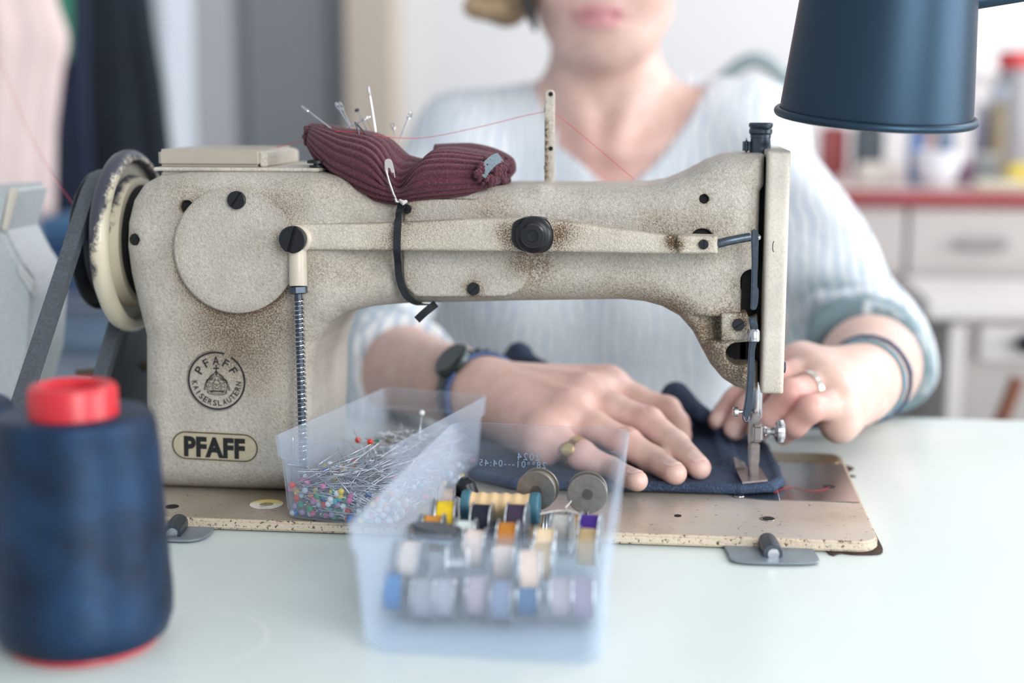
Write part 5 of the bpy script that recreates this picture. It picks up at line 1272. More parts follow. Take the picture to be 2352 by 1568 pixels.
# tan thread reel with teal ends
p = az(1150, 1138, ZU + .006); ro = thing('thread_reel', 'tan thread reel with teal end caps lying at the back of the clear box', 'thread reel', (p[0], -.138, ZU))
hl = (at(1240, 1140, -.138)[0] - at(1062, 1130, -.138)[0]) / 2; xc = (at(1240, 1140, -.138)[0] + at(1062, 1130, -.138)[0]) / 2
TN = NT('tan_wound_thread'); wv_ = TN.n('ShaderNodeTexWave', wave_type='BANDS', bands_direction='X'); wv_.inputs['Scale'].default_value = 260; wv_.inputs['Distortion'].default_value = 2; TN.l(TN.coord(), 'Object', wv_, 'Vector')
r_ = TN.ramp(wv_, 0, [(0, srgb(212, 178, 132)), (1, srgb(238, 208, 164))]); TN.l(r_, 0, TN.p, 'Base Color'); TN.p.inputs['Roughness'].default_value = .8; TN.bump(wv_, 0, .4, .0004)
lathe('winding', [(.004, 0)] + [(.0074 + .00035 * math.sin(i * .9), 2 * hl * (.07 + .86 * i / 40)) for i in range(41)] + [(.004, 2 * hl)], (xc - hl, -.138, ZU + .002), (1, -.02, 0), TN.m, ro, 32)
TEAL = simple('teal_end_cap', srgb(64, 112, 130), .4)
for s_ in (0, 1): lathe('end_cap', [(.003, 0), (.0080, 0), (.0086, .001), (.0086, .0042), (.0080, .005), (.003, .005)], (xc - hl + (2 * hl - .005) * s_, -.138 - .02 * 2 * hl * s_, ZU + .002), (1, -.02, 0), TEAL, ro, 32)
p = az(1000, 1246, ZU + .002); bo = thing('black_reel', 'flat black thread reel with a steel blue rim lying on the bobbins', 'thread reel', (p[0], p[1], ZU + .006))
lathe('winding', [(.004, .0012), (.0105, .0012), (.0115, .003), (.0105, .0052), (.004, .0052)], (p[0], p[1], ZU + .004), (.08, .13, 1), MT['black'], bo, 40)
for s_ in (0, .0052): lathe('rim', [(.003, s_), (.0122, s_), (.0126, s_ + .0004), (.0122, s_ + .0011), (.003, s_ + .0011)], (p[0], p[1], ZU + .004), (.08, .13, 1), simple('steel_blue_rim', srgb(130, 158, 184), .3, .4) if s_ == 0 else MT['black'], bo, 40)
p = at(1092, 1118, -.128); tag(lathe('thread_cone_cap', [(.004, 0), (.0062, .002), (.0052, .008), (.002, .011)], (p[0] - .004, -.128, ZU + .004), (-.2, 0, 1), MT['black'], None, 20), 'small black cap between the tan reel and the left wall of the box', 'cone_cap')  # small black cap of a thread cone, lying among the bobbins
wt_ = [(1240, 1180), (1290, 1172), (1330, 1180), (1300, 1168), (1306, 1158), (1312, 1150)]
tag(tube('loose_thread', smooth_poly([az(a, b, ZU + .004) for a, b in wt_], 6, False), .0004, simple('white_thread', srgb(226, 222, 214), .8), None, 6), 'loose white thread end between the two dark bobbins', 'thread')

# ------------------------------------------------------------------ big cone of navy thread
def cone(label, ccx, ccy, rad, hgt, tilt=0):
    o = thing('thread_cone', label, 'thread cone', (ccx, ccy, T))
    s = NT('navy_cone_thread'); wv = s.n('ShaderNodeTexWave', wave_type='BANDS', bands_direction='Z'); wv.inputs['Scale'].default_value = 330; wv.inputs['Distortion'].default_value = 1.5
    s.l(s.coord(), 'Object', wv, 'Vector'); n_ = s.noise(30, 3, .5); r = s.ramp(n_, 0, [(.35, srgb(16, 34, 54)), (.65, srgb(28, 58, 92))]); s.l(r, 0, s.p, 'Base Color')
    s.p.inputs['Metallic'].default_value = .5; s.p.inputs['Roughness'].default_value = .42; s.p.inputs['Specular IOR Level'].default_value = .45; s.bump(wv, 0, .35, .0006)
    pr_ = [(.012, .003), (rad * .86, .003), (rad * .96, .006), (rad * 1.02, .013), (rad * 1.03, .02)] + [(rad * (1.03 - .10 * i / 10) + .0002 * (i % 2), .02 + (hgt - .032) * i / 10) for i in range(1, 11)] + [(rad * .915, hgt - .006), (rad * .88, hgt - .002), (rad * .82, hgt), (.016, hgt - .001)]
    lathe('winding', pr_, (ccx, ccy, T), (0, 0, 1), s.m, o, 72, 1.2)
    RD = simple('red_plastic_core', srgb(196, 40, 52), .35)
    lathe('core', [(.012, hgt - .01), (.0195, hgt - .01), (.0192, hgt + .0105), (.0180, hgt + .0125), (.0150, hgt + .0130), (.0125, hgt + .0110), (.012, hgt - .005)], (ccx, ccy, T), (0, 0, 1), RD, o, 48)
    lathe('core_foot', [(.012, .0002), (rad * .80, .0002), (rad * .84, .0014), (rad * .82, .003), (.012, .003)], (ccx, ccy, T), (0, 0, 1), RD, o, 48)
    return o
cone('large cone of navy thread with a red core on the table', -.3125, -.283, .0385, .106)
cone('second cone of navy thread at the left edge of the picture', -.397, -.245, .0385, .100)

# ------------------------------------------------------------------ desk lamp
lc_ = at(2010, 268, -.03); SHM = NT('satin_black_lamp_enamel'); SHM.p.inputs['Metallic'].default_value = .88; SHM.p.inputs['Base Color'].default_value = srgb(50, 69, 86); SHM.p.inputs['Roughness'].default_value = .42; SHM.p.inputs['Specular IOR Level'].default_value = .4
lp_ = thing('desk_lamp', 'black metal desk lamp hanging over the right end of the machine', 'lamp', lc_)
axd = np.array([.055, -.11, 1.0]); axd /= np.linalg.norm(axd)
R1 = np.linalg.norm(at(2242, 275, -.03) - at(1778, 258, -.03)) / 2; R0_ = R1 * .955
sh_out = [(R0_, .0), (R0_ * .995, .006), (R0_ * .93, .045), (R0_ * .865, .085), (R0_ * .80, .118), (R0_ * .70, .134), (R0_ * .45, .146), (R0_ * .28, .150), (R0_ * .27, .175)]
prof = sh_out + [(R0_ * .22, .175), (R0_ * .22, .152), (R0_ * .44, .144), (R0_ * .69, .132), (R0_ * .79, .117), (R0_ * .855, .085), (R0_ * .92, .045), (R0_ * .98, .006), (R0_ * .985, .0)]
v_, f_ = lathe_vf(prof, 96, False); n_ = 96; m_ = len(prof); f_ += [((m_ - 1) * n_ + k, (m_ - 1) * n_ + (k + 1) % n_, (k + 1) % n_, k) for k in range(n_)]
x_, y_, d_ = basis(axd); shade = mk('shade', lc_ + v_[:, :1] * x_ + v_[:, 1:2] * y_ + v_[:, 2:] * d_, f_, SHM.m, lp_, True, .7)
rim_pts = [(R1 - .0015 + .0022 * math.cos(t_), .0005 + .0024 * math.sin(t_)) for t_ in np.linspace(0, 2 * PI, 13)]
lathe('rolled_rim', rim_pts, lc_, axd, SHM.m, lp_, 96, 2, False)
lathe('bulb', [(.003, .04), (.02, .045), (.028, .065), (.026, .085), (.014, .115), (.012, .150)], lc_, axd, simple('frosted_bulb', srgb(226, 226, 222), .3), lp_, 28)
e0 = at(2222, 6, -.02); e1 = at(2420, -26, -.0)
tube('bracket_arm', [e0 + np.array([-.006, .004, 0]), e0, e1, e1 + (e1 - e0) * 2], .0046, SHM.m, lp_, 16)
jt = e1 + (e1 - e0) * 2
tube('lamp_post', [jt, np.array([jt[0] + .03, .19, T + .35]), np.array([jt[0] + .03, .19, T + .001])], .008, SHM.m, lp_, 16)
lathe('lamp_foot', [(.01, 0), (.06, 0), (.062, .004), (.058, .012), (.012, .018)], (jt[0] + .03, .19, T + .0003), (0, 0, 1), SHM.m, lp_, 40)
# ------------------------------------------------------------------ the dark denim piece being sewn
def fabric_sdf(P):
    X, Y, Z = P
    ol = [az(a, b, B + .004)[:2] for a, b in ((1085, 1090), (1180, 1112), (1440, 1117), (1700, 1124), (1772, 1120), (1791, 1108), (1780, 1078), (1756, 1030), (1735, 1000), (1700, 978), (1600, 950), (1400, 950), (1150, 960), (1060, 1010))]
    d2 = poly2(X, Y, ol); t_ = .0026; r = .0022
    d = np.maximum(d2 + r, np.abs(Z - (B + .0030 + .0012 * np.sin(X * 90) * np.cos(Y * 70))) - t_ + r); d = np.sqrt(np.maximum(d2 + r, 0) ** 2 + np.maximum(np.abs(Z - (B + .0030)) - t_ + r, 0) ** 2) + np.minimum(d, 0) - r
    # rolled hem along the near and the right edges
    hem = [ol[k] for k in (0, 1, 2, 3, 4, 5, 6, 7, 8)]
    for a, b in zip(hem[:-1], hem[1:]):
        a_ = (a[0], a[1] + .003, B + .0036); b_ = (b[0], b[1] + .003, B + .0036); d = smin(d, cap(P, a_, b_, .0032), .0025)
    # seam line
    a, b = az(1440, 1090, B), az(1700, 1092, B)
    d = smax(d, -cap(P, (a[0], a[1], B + .0072), (b[0], b[1], B + .0072), .0014), .001)
    for (p0_, p1_, r_, zz) in (((1440, 1076), (1690, 1079), .0013, .0058), ((1440, 1070), (1690, 1073), .0011, .0058), ((1668, 985), (1692, 1074), .0016, .0056), ((1640, 990), (1660, 1072), .0012, .0056), ((1560, 985), (1700, 1010), .0014, .0056)):
        a, b = az(*p0_, B + zz), az(*p1_, B + zz); d = smin(d, cap(P, a, b, r_), .0016)
    # folds standing up behind
    def tri(p, q, s, th):
        p, q, s = (np.array(k, np.float32) for k in (p, q, s)); out = None
        for t in np.linspace(0, 1, 7):
            e = q * (1 - t) + s * t; c = cap(P, p, e, th); out = c if out is None else smin(out, c, .006)
        return out
    pk = at(1192, 815, .155)
    d = smin(d, tri(pk, at(1345, 892, .125), az(1150, 930, B + .004), .0045), .006)
    d = smin(d, tri(pk, at(1135, 838, .165), (pk[0] - .01, .15, B + .004), .0045), .006)
    pk2 = at(1552, 910, .105)
    d = smin(d, tri(pk2, at(1650, 976, .10), az(1640, 985, B + .004), .0045), .008)
    d = smin(d, tri(pk2, at(1500, 945, .105), az(1560, 975, B + .004), .0045), .008)
    d = smin(d, cap(P, at(1655, 985, .09), az(1700, 1010, B + .004), .005), .006)
    d = smin(d, cap(P, az(1640, 1000, B + .004), az(1680, 1075, B + .004), .0035), .004)
    # the part trailing back under the hands
    d = smin(d, cap(P, az(1640, 975, B + .004), az(1900, 985, B - .001), .008), .012)
    return np.maximum(d, (B + .0008) - Z)
lo = (-.215, -.035, B - .004); hi = (.075, .205, .835); hF = .0014
P = grid(lo, hi, hF); v, f = nets(fabric_sdf(P).astype(np.float32), lo, hF)
tag(mk('denim_pouch', v, f, MT['denim'], None), 'dark denim piece with folded hem under the presser foot', 'fabric')
# row of stitching beside the hem
pv = [az(1440 + 260 * k / 40, 1099 + 3 * k / 40, B + .0066) for k in range(41)]
# ------------------------------------------------------------------ the person
SK = NT('skin'); fl = SK.n('ShaderNodeAttribute', attribute_name='flush'); n_ = SK.noise(90, 4, .6)
lipn = SK.n('ShaderNodeAttribute', attribute_name='lips')
b0 = SK.ramp(n_, 0, [(.3, srgb(206, 172, 160)), (.7, srgb(218, 188, 178))]); m1 = SK.mix(b0, 0, srgb(198, 136, 132), 0, fl, 'Fac'); m2 = SK.mix(m1, 2, srgb(196, 128, 136), 0, lipn, 'Fac')
SK.l(m2, 2, SK.p, 'Base Color'); SK.p.inputs['Roughness'].default_value = .45; SK.p.inputs['Subsurface Weight'].default_value = .12; SK.p.inputs['Subsurface Radius'].default_value = (.006, .002, .001)
nf = SK.noise(900, 2, .5); SK.bump(nf, 0, .12, .0006)
person = thing('person', 'person in a pale striped shirt guiding denim under the sewing machine', 'person', (-.13, .56, .45))

def chain(P, pts, k):
    d = None
    for (a, ra), (b, rb) in zip(pts[:-1], pts[1:]):
        c = cap(P, a, b, ra, rb); d = c if d is None else smin(d, c, k)
    return d
YH_ = .0
A = lambda a, b, y: tuple(float(k) for k in at(a, b, y))
# --- left of the picture: flat hand on the denim
LW = A(1112, 905, .088)
Lm = {'i': A(1398, 893, .080), 'm': A(1345, 912, .056), 'r': A(1308, 950, .036), 'p': A(1250, 995, .018)}
Lp = {'i': A(1532, 945, .072), 'm': A(1488, 972, .036), 'r': A(1438, 1018, .016), 'p': A(1335, 1046, .004)}
def up3(p, dz): return (p[0], p[1], p[2] + dz)
tipm, tipr, tipp = (tuple(az(a, b, B + .0125)) for a, b in ((1606, 1074), (1551, 1087), (1464, 1104)))
tipi = A(1566, 1000, .060)
LD = {'i': A(1556, 972, .066), 'm': A(1552, 1022, .018), 'r': A(1500, 1056, .004), 'p': A(1402, 1078, -.004)}
LT = {'i': tipi, 'm': tipm, 'r': tipr, 'p': tipp}
LE = A(770, 800, .31)
def lhand(P):
    d = chain(P, [(LE, .042), (A(900, 842, .215), .036), (A(1040, 882, .125), .0265), (LW, .0225)], .01)
    r_m = {'i': .0155, 'm': .0155, 'r': .0150, 'p': .0140}
    for k in 'imrp': d = smin(d, cap(P, LW, Lm[k], .0195, r_m[k]), .012)
    for a, b in (('i', 'm'), ('m', 'r'), ('r', 'p')): d = smin(d, cap(P, Lm[a], Lm[b], .013), .006)
    # heel and the little finger's side of the palm
    d = smin(d, cap(P, up3(LW, -.006), up3(Lm['p'], -.008), .017, .0125), .012)
    fr = {'i': (.0098, .0088, .0078, .0068), 'm': (.0102, .0096, .0088, .0074), 'r': (.0098, .0092, .0084, .0071), 'p': (.0092, .0084, .0076, .0064)}
    for k in 'imrp':
        a, b, c, e = fr[k]
        fd = chain(P, [(Lm[k], .0125), (tuple(np.array(Lm[k]) * .55 + np.array(Lp[k]) * .45), a), (Lp[k], b + .0006), (LD[k], c), (LT[k], e)], .004)
        d = smin(d, fd, .0045)
        d = smin(d, cap(P, up3(Lp[k], .0018), up3(Lp[k], .0020), b - .0004), .003)     # knuckle
    # thumb, tucked behind
    d = smin(d, chain(P, [(tuple(np.array(LW) + [.01, .012, -.008]), .016), (A(1330, 955, .105), .0125), (A(1460, 985, .100), .0105), (A(1540, 1000, .086), .0085)], .006), .008)
    # creases over the middle and ring knuckles
    for k in 'mr':
        for s_ in (-.0028, 0, .0028):
            t_ = np.array(LD[k]) - np.array(Lm[k]); t_ /= np.linalg.norm(t_); p_ = np.array(Lp[k]) + t_ * s_ + [0, 0, fr[k][1] + .0012]; sd = np.cross(t_, [0, 0, 1]); sd /= np.linalg.norm(sd)
            d = smax(d, -cap(P, p_ - sd * .005, p_ + sd * .005, .0006), .0012)
    # tendons
    for k in 'imr': d = smin(d, cap(P, up3(tuple(np.array(LW) * .7 + np.array(Lm[k]) * .3), .0165), up3(Lm[k], .0125), .0022), .006)
    return d
# --- right of the picture: curled hand holding the cloth behind the needle
RW = A(1972, 880, .118)
Rm = {'i': A(1832, 838, .104), 'm': A(1868, 856, .088), 'r': A(1900, 884, .072), 'p': A(1930, 925, .060)}
Rp = {'i': A(1752, 862, .098), 'm': A(1782, 868, .074), 'r': A(1816, 904, .050), 'p': A(1862, 938, .038)}
Rd = {'i': A(1690, 918, .094), 'm': A(1722, 936, .076), 'r': A(1770, 956, .054), 'p': A(1826, 976, .042)}
Rt = {'i': A(1652, 966, .092), 'm': A(1688, 984, .080), 'r': A(1742, 988, .062), 'p': A(1800, 998, .050)}
RE = A(1992, 805, .33)
def rhand(P):
    d = chain(P, [(RE, .042), (A(1998, 840, .215), .036), (A(1999, 868, .150), .0275), (RW, .0245)], .01)
    for k, r_ in zip('imrp', (.0150, .0155, .0150, .0140)): d = smin(d, cap(P, RW, Rm[k], .0195, r_), .012)
    for a, b in (('i', 'm'), ('m', 'r'), ('r', 'p')): d = smin(d, cap(P, tuple(np.array(Rm[a]) * .8 + np.array(RW) * .2), tuple(np.array(Rm[b]) * .8 + np.array(RW) * .2), .0135), .006)
    d = smin(d, cap(P, up3(RW, -.008), up3(Rm['p'], -.014), .016, .013), .012)
    fr = {'i': (.0100, .0092, .0084, .0074), 'm': (.0104, .0096, .0088, .0078), 'r': (.0102, .0096, .0086, .0074), 'p': (.0094, .0088, .0078, .0068)}
    for k in 'imrp':
        a, b, c, e = fr[k]
        fd = chain(P, [(Rm[k], .0122), (tuple(np.array(Rm[k]) * .5 + np.array(Rp[k]) * .5), a), (Rp[k], b), (Rd[k], c), (Rt[k], e)], .003); d = smin(d, fd, .0022)
    d = smin(d, chain(P, [(tuple(np.array(RW) + [-.012, .01, .002]), .016), (A(1840, 832, .120), .0135), (A(1740, 890, .112), .0108), (A(1672, 950, .100), .0088)], .006), .008)
    return d
hH = .0013
def bounds(pts, pad):
    p = np.array(pts); return tuple(p.min(0) - pad), tuple(p.max(0) + pad)
lo, hi = bounds([LE, LW, A(900, 842, .215)] + list(Lm.values()) + list(LT.values()) + list(Lp.values()), .045); lo = (lo[0] + .0, lo[1] + .02, max(lo[2], B + .0006)); hi = (hi[0] - .02, hi[1], hi[2])
vL, fL = nets(lhand(grid(lo, hi, .0015)).astype(np.float32), lo, .0015)
lo2, hi2 = bounds([RE, RW] + list(Rm.values()) + list(Rt.values()) + list(Rp.values()), .045); lo2 = (lo2[0] + .02, lo2[1] + .02, max(lo2[2], T + .001)); hi2 = hi2
vR, fR = nets(rhand(grid(lo2, hi2, .0015)).astype(np.float32), lo2, .0015)
# --- head, neck and trunk
ch = at(1390, 140, .45); HX, HZ, HY = ch[0] - .004, ch[2] - .002, .45
def H(dx, dy, dz): return (HX + dx, HY + dy, HZ + dz)
SHL, SHR = at(1075, 345, .54), at(1718, 315, .54)
def body_d(P):
    d = ell(P, H(.002, .085, .135), (.074, .094, .098))                                   # skull
    d = smin(d, ell(P, H(.0, .045, .075), (.062, .062, .080)), .03)                       # face
    d = smin(d, ell(P, H(.0, .028, .022), (.036, .030, .026)), .022)                      # jaw
    d = smin(d, ell(P, H(.001, .016, .012), (.017, .014, .012)), .012)                    # chin
    for s_ in (-1, 1):
        d = smin(d, ell(P, H(s_ * .034, .012, .068), (.018, .016, .020)), .016)           # cheek
        d = smin(d, cap(P, H(s_ * .050, .06, .045), H(s_ * .030, .025, .020), .012), .014)
        d = smin(d, ell(P, H(s_ * .074, .085, .10), (.008, .018, .030)), .006)            # ear
        d = smax(d, -ell(P, H(s_ * .030, -.012, .118), (.017, .014, .010)), .010)         # eye socket
        d = smin(d, ell(P, H(s_ * .030, .006, .117), (.012, .011, .011)), .003)           # eyeball
        d = smin(d, ell(P, H(s_ * .032, -.004, .136), (.022, .010, .006)), .008)          # brow
    d = smin(d, cap(P, H(0, .002, .125), H(.0, -.022, .086), .008, .0105), .008)          # nose
    for s_ in (-1, 1): d = smin(d, ell(P, H(s_ * .010, -.012, .082), (.008, .010, .007)), .004)
    d = smin(d, ell(P, H(-.001, -.005, .0465), (.025, .011, .0065)), .004)                # upper lip
    d = smin(d, ell(P, H(-.001, -.004, .0345), (.021, .011, .0075)), .004)                # lower lip
    d = smax(d, -cap(P, H(-.027, .001, .0425), H(0, -.017, .0402), .0014), .002); d = smax(d, -cap(P, H(.025, .001, .0425), H(0, -.017, .0402), .0014), .002)
    d = smin(d, cap(P, H(.0, .085, .06), H(-.004, .100, -.075), .050, .056), .022)        # neck
    d = smin(d, cap(P, H(-.05, .105, -.060), tuple(SHL), .040, .046), .04); d = smin(d, cap(P, H(.04, .105, -.055), tuple(SHR), .040, .046), .04)
    d = smin(d, ell(P, H(-.01, .095, -.19), (.150, .085, .130)), .04)
    # collar bones, throat hollow
    d = smin(d, cap(P, H(-.020, .038, -.085), H(-.105, .070, -.062), .007), .016); d = smin(d, cap(P, H(.018, .038, -.085), H(.100, .070, -.058), .007), .016)
    for s_ in (-1, 1): d = smin(d, cap(P, H(s_ * .036, .060, -.01), H(s_ * .010, .036, -.078), .008), .016)
    d = smin(d, rbox(P, H(-.01, .12, -.36), (.135, .085, .20), .07), .05)
    d = smin(d, cap(P, tuple(SHL), LE, .045, .040), .02); d = smin(d, cap(P, tuple(SHR), RE, .045, .040), .02)
    return d
lo3 = (HX - .28, .29, .50); hi3 = (HX + .33, .67, HZ + .25); hB = .0038
vB, fB = nets(body_d(grid(lo3, hi3, hB)).astype(np.float32), lo3, hB)
vh, fh = join_vf([(vB, [tuple(q) for q in fB]), (vL, [tuple(q) for q in fL]), (vR, [tuple(q) for q in fR])])
bodyp = mk('body', vh, fh, SK.m, person)
flush = np.zeros(len(vh))
def spot(c, r, k):
    global flush
    flush += k * np.exp(-((vh - np.array(c)) ** 2).sum(1) / (r * r))
for k in 'imrp': spot(Lp[k], .013, .55); spot(Lm[k], .02, .25); spot(Rp[k], .014, .7); spot(Rd[k], .012, .35); spot(Rt[k], .01, .3); spot(LT[k], .009, .25)
spot(H(-.01, .05, -.13), .075, .65); spot(H(0, .02, .02), .02, .25); spot(H(-.03, .0, .06), .03, .25); spot(H(.035, .0, .06), .03, .2); spot(LE, .16, .25); spot(A(1250, 940, .05), .04, .15)
attr(bodyp, 'flush', np.clip(flush, 0, 1))
lp1 = ((vh - np.array(H(-.001, -.012, .041))) / np.array([.026, .02, .0125])); attr(bodyp, 'lips', np.clip(1.6 - 1.3 * (lp1 ** 2).sum(1), 0, 1) * .8)
# nails
NAIL = simple('finger_nail', srgb(228, 196, 188), .25)
def nail(tip, prev, r, upv=(0, 0, 1), push=.55):
    t_ = np.array(tip) - np.array(prev); t_ /= np.linalg.norm(t_); u_ = np.array(upv, float); u_ -= t_ * (u_ @ t_); u_ /= np.linalg.norm(u_); s_ = np.cross(t_, u_)
    v_, f_ = [], []
    for i in range(9):
        for j in range(9):
            a, b = (i / 8 - .5) * 2, (j / 8 - .5) * 2; w_ = math.sqrt(max(0, 1 - (abs(a) ** 3.5) * .7))
            ta, sb = (-.45 + .95 * a) * r, b * .68 * w_ * r; hgt = math.sqrt(max(.05 * r * r, r * r - sb * sb - max(ta, 0) ** 2))
            v_.append(np.array(tip) + t_ * ta + s_ * sb + u_ * (hgt + .00035))
    for i in range(8):
        for j in range(8): f_.append((i * 9 + j, (i + 1) * 9 + j, (i + 1) * 9 + j + 1, i * 9 + j + 1))
    mk('fingernail', v_, f_, NAIL, person)
for k, r_ in (('m', .0074), ('r', .0071), ('p', .0064)): nail(LT[k], LD[k], r_, (-.0, -.25, 1))
nail(Rt['m'], Rd['m'], .0078, (-.1, -1, .45)); nail(Rt['i'], Rd['i'], .0074, (-.15, -1, .4))
# --- shirt
SH = NT('pale_striped_cotton'); sx = SH.n('ShaderNodeSeparateXYZ'); SH.l(SH.coord(), 'Object', sx, 0); wn = SH.noise(16, 3, .5)
mu = SH.math('MULTIPLY', wn, 0, v=.03); ad = SH.math('ADD', sx, 0, mu, 0); fr_ = SH.math('MULTIPLY', ad, 0, v=620.0); sn = SH.math('SINE', fr_, 0)
rs_ = SH.ramp(sn, 0, [(.0, srgb(222, 227, 231)), (.45, srgb(212, 219, 226)), (.85, srgb(172, 188, 207))])
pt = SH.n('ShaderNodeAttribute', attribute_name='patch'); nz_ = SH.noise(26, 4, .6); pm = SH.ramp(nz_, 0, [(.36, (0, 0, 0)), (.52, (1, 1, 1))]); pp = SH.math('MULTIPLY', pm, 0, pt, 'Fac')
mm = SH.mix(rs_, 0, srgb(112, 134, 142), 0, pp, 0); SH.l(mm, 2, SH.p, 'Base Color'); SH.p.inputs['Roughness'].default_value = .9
nw = SH.noise(40, 4, .55); SH.bump(nw, 0, .5, .006)
CL0, CL1 = A(935, 862, .20), A(800, 812, .29)         # left cuff axis
CR0, CR1 = A(1988, 832, .235), A(1996, 803, .32)
def shirt_d(P):
    X, Y, Z = P
    # trunk, open at the neck
    d = body_d_trunk(P) - .008
    w1 = .004 * np.sin(X * 62 + 2 * np.sin(Z * 14)) * np.clip((HZ - .05 - Z) * 8, 0, 1); d = d + w1
    # open scooped V at the front and round the neck
    ctr = at(1420, 165, .47); e = np.sqrt(((X - ctr[0]) / .086) ** 2 + (np.where(Z < ctr[2], (Z - ctr[2]) / .112, (Z - ctr[2]) / .3)) ** 2)
    e = np.where(Z < ctr[2], np.abs((X - ctr[0]) / .086) ** 1.25 + np.abs((Z - ctr[2]) / .112) ** 1.25, e)
    ne = np.maximum((e - 1) * .07, Y - (HY + .085)); d = smax(d, -ne, .006)
    d = np.maximum(d, -cap(P, H(-.002, .10, -.075), H(0, .09, .1), .066))
    # sleeves: upper arm, elbow and rolled cuff
    wl = .004 * np.sin(Z * 70 + X * 50); 
    sl = smin(cap(P, tuple(SHL), LE, .050, .054), cap(P, LE, CL0, .054, .050), .03) + wl
    sl = np.maximum(sl, plane(P, CL0, CL1))
    sr = smin(cap(P, tuple(SHR), RE, .046, .049), cap(P, RE, CR0, .050, .050), .03) + wl
    sr = np.maximum(sr, plane(P, CR0, CR1))
    # hollow the cuffs
    sl = np.maximum(sl, -cap(P, tuple(np.array(CL0) * 1.3 - np.array(CL1) * .3), tuple(2 * np.array(CL0) - np.array(CL1)), .044))
    sr = np.maximum(sr, -cap(P, tuple(np.array(CR0) * 1.3 - np.array(CR1) * .3), tuple(2 * np.array(CR0) - np.array(CR1)), .044))
    return smin(smin(d, sl, .025), sr, .025)
def plane(P, p, towards):
    """negative on the side of `towards`"""
    n_ = np.array(p) - np.array(towards); n_ /= np.linalg.norm(n_); return (P[0] - p[0]) * n_[0] + (P[1] - p[1]) * n_[1] + (P[2] - p[2]) * n_[2]
def body_d_trunk(P):
    d = cap(P, H(-.05, .105, -.060), tuple(SHL), .040, .048); d = smin(d, cap(P, H(.04, .105, -.055), tuple(SHR), .040, .048), .04)
    d = smin(d, ell(P, H(-.01, .095, -.19), (.158, .088, .135)), .04)
    for s_ in (-1, 1): d = smin(d, ell(P, H(-.01 + s_ * .065, .035, -.215), (.060, .052, .062)), .035)
    return smin(d, rbox(P, H(-.01, .12, -.36), (.150, .095, .20), .08), .05)
lo4 = (HX - .31, .13, .52); hi4 = (HX + .34, .70, HZ + .02); hS = .0036
vS, fS = nets(shirt_d(grid(lo4, hi4, hS)).astype(np.float32), lo4, hS)
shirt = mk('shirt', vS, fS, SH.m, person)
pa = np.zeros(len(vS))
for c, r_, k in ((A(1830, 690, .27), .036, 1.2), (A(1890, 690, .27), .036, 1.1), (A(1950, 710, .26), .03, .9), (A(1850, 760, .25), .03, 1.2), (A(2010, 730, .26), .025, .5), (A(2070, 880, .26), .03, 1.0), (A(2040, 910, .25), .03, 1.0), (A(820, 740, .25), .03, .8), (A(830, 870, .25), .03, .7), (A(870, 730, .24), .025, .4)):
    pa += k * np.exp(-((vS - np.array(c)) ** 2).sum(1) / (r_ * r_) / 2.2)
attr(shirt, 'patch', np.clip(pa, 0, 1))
# --- hair: brownish blond, gathered, with a dark strand
HR = NT('brown_blond_hair'); n1h = HR.noise(45, 5, .7); r1h = HR.ramp(n1h, 0, [(.3, srgb(120, 98, 74)), (.55, srgb(176, 150, 118)), (.75, srgb(206, 184, 156))]); HR.l(r1h, 0, HR.p, 'Base Color'); HR.p.inputs['Roughness'].default_value = .6; HR.bump(n1h, 0, .8, .006)
def hair_d(P):
    d = ell(P, H(.002, .095, .150), (.086, .100, .098)); d = np.maximum(d, -ell(P, H(.0, .0, .085), (.066, .075, .085)))
    rs2 = np.random.RandomState(3)
    for k in range(26):
        a = at(1085 + 140 * rs2.rand(), 30 - 190 * rs2.rand(), .50 + .05 * rs2.rand()); d = smin(d, ell(P, tuple(a), (.012 + .008 * rs2.rand(), .016, .010 + .008 * rs2.rand())), .012)
    for k in range(12):
        a = at(1540 + 60 * rs2.rand(), -80 - 150 * rs2.rand(), .52); d = smin(d, ell(P, tuple(a), (.014, .016, .016)), .012)
    return d
lo5 = (HX - .17, .41, HZ + .02); hi5 = (HX + .13, .67, HZ + .28)
vH, fH = nets(hair_d(grid(lo5, hi5, .003)).astype(np.float32), lo5, .003); hair = mk('hair', vH, fH, HR.m, person)
tube('dark_strand', smooth_poly([at(a, b, .47) for a, b in ((1205, -60), (1212, 0), (1222, 40), (1230, 72))], 5, False), np.interp(np.arange(16), [0, 8, 15], [.008, .006, .0015]), simple('dark_hair_strand', srgb(52, 50, 50), .6), hair, 10)

# --- watch, bracelets and rings worn on the hands
def wrap(name, sdf, c, ax_, w_, lift, th_, mat, parent, n=48, r0=.06):
    """band around a limb: rays from the axis find the skin"""
    x_, y_, d_ = basis(ax_); v_, f_ = [], []
    for k in range(n):
        a = 2 * PI * k / n; dr_ = math.cos(a) * x_ + math.sin(a) * y_
        for s_ in (-w_ / 2, w_ / 2):
            t_ = np.linspace(.002, r0, 90); pts = np.array(c) + d_ * s_ + dr_ * t_[:, None]
            sd = sdf(tuple(pts[:, i].astype(np.float32) for i in range(3))); i_ = np.argmax(sd > 0); rr_ = t_[i_] if sd[i_] > 0 else r0
            for l_ in (lift, lift + th_): v_.append(np.array(c) + d_ * s_ + dr_ * (rr_ + l_))
    for k in range(n):
        a, b = k * 4, ((k + 1) % n) * 4
        f_ += [(a, b, b + 1, a + 1), (a + 2, a + 3, b + 3, b + 2), (a + 1, b + 1, b + 3, a + 3), (a, a + 2, b + 2, b)]
    return mk(name, v_, f_, mat, parent, True, .8)
wdir = np.array(LW) - np.array(A(1040, 882, .125)); wc_ = np.array(A(1096, 886, .098))
WB = simple('dark_steel_watch', srgb(48, 56, 60), .35, .6, 400, .3)
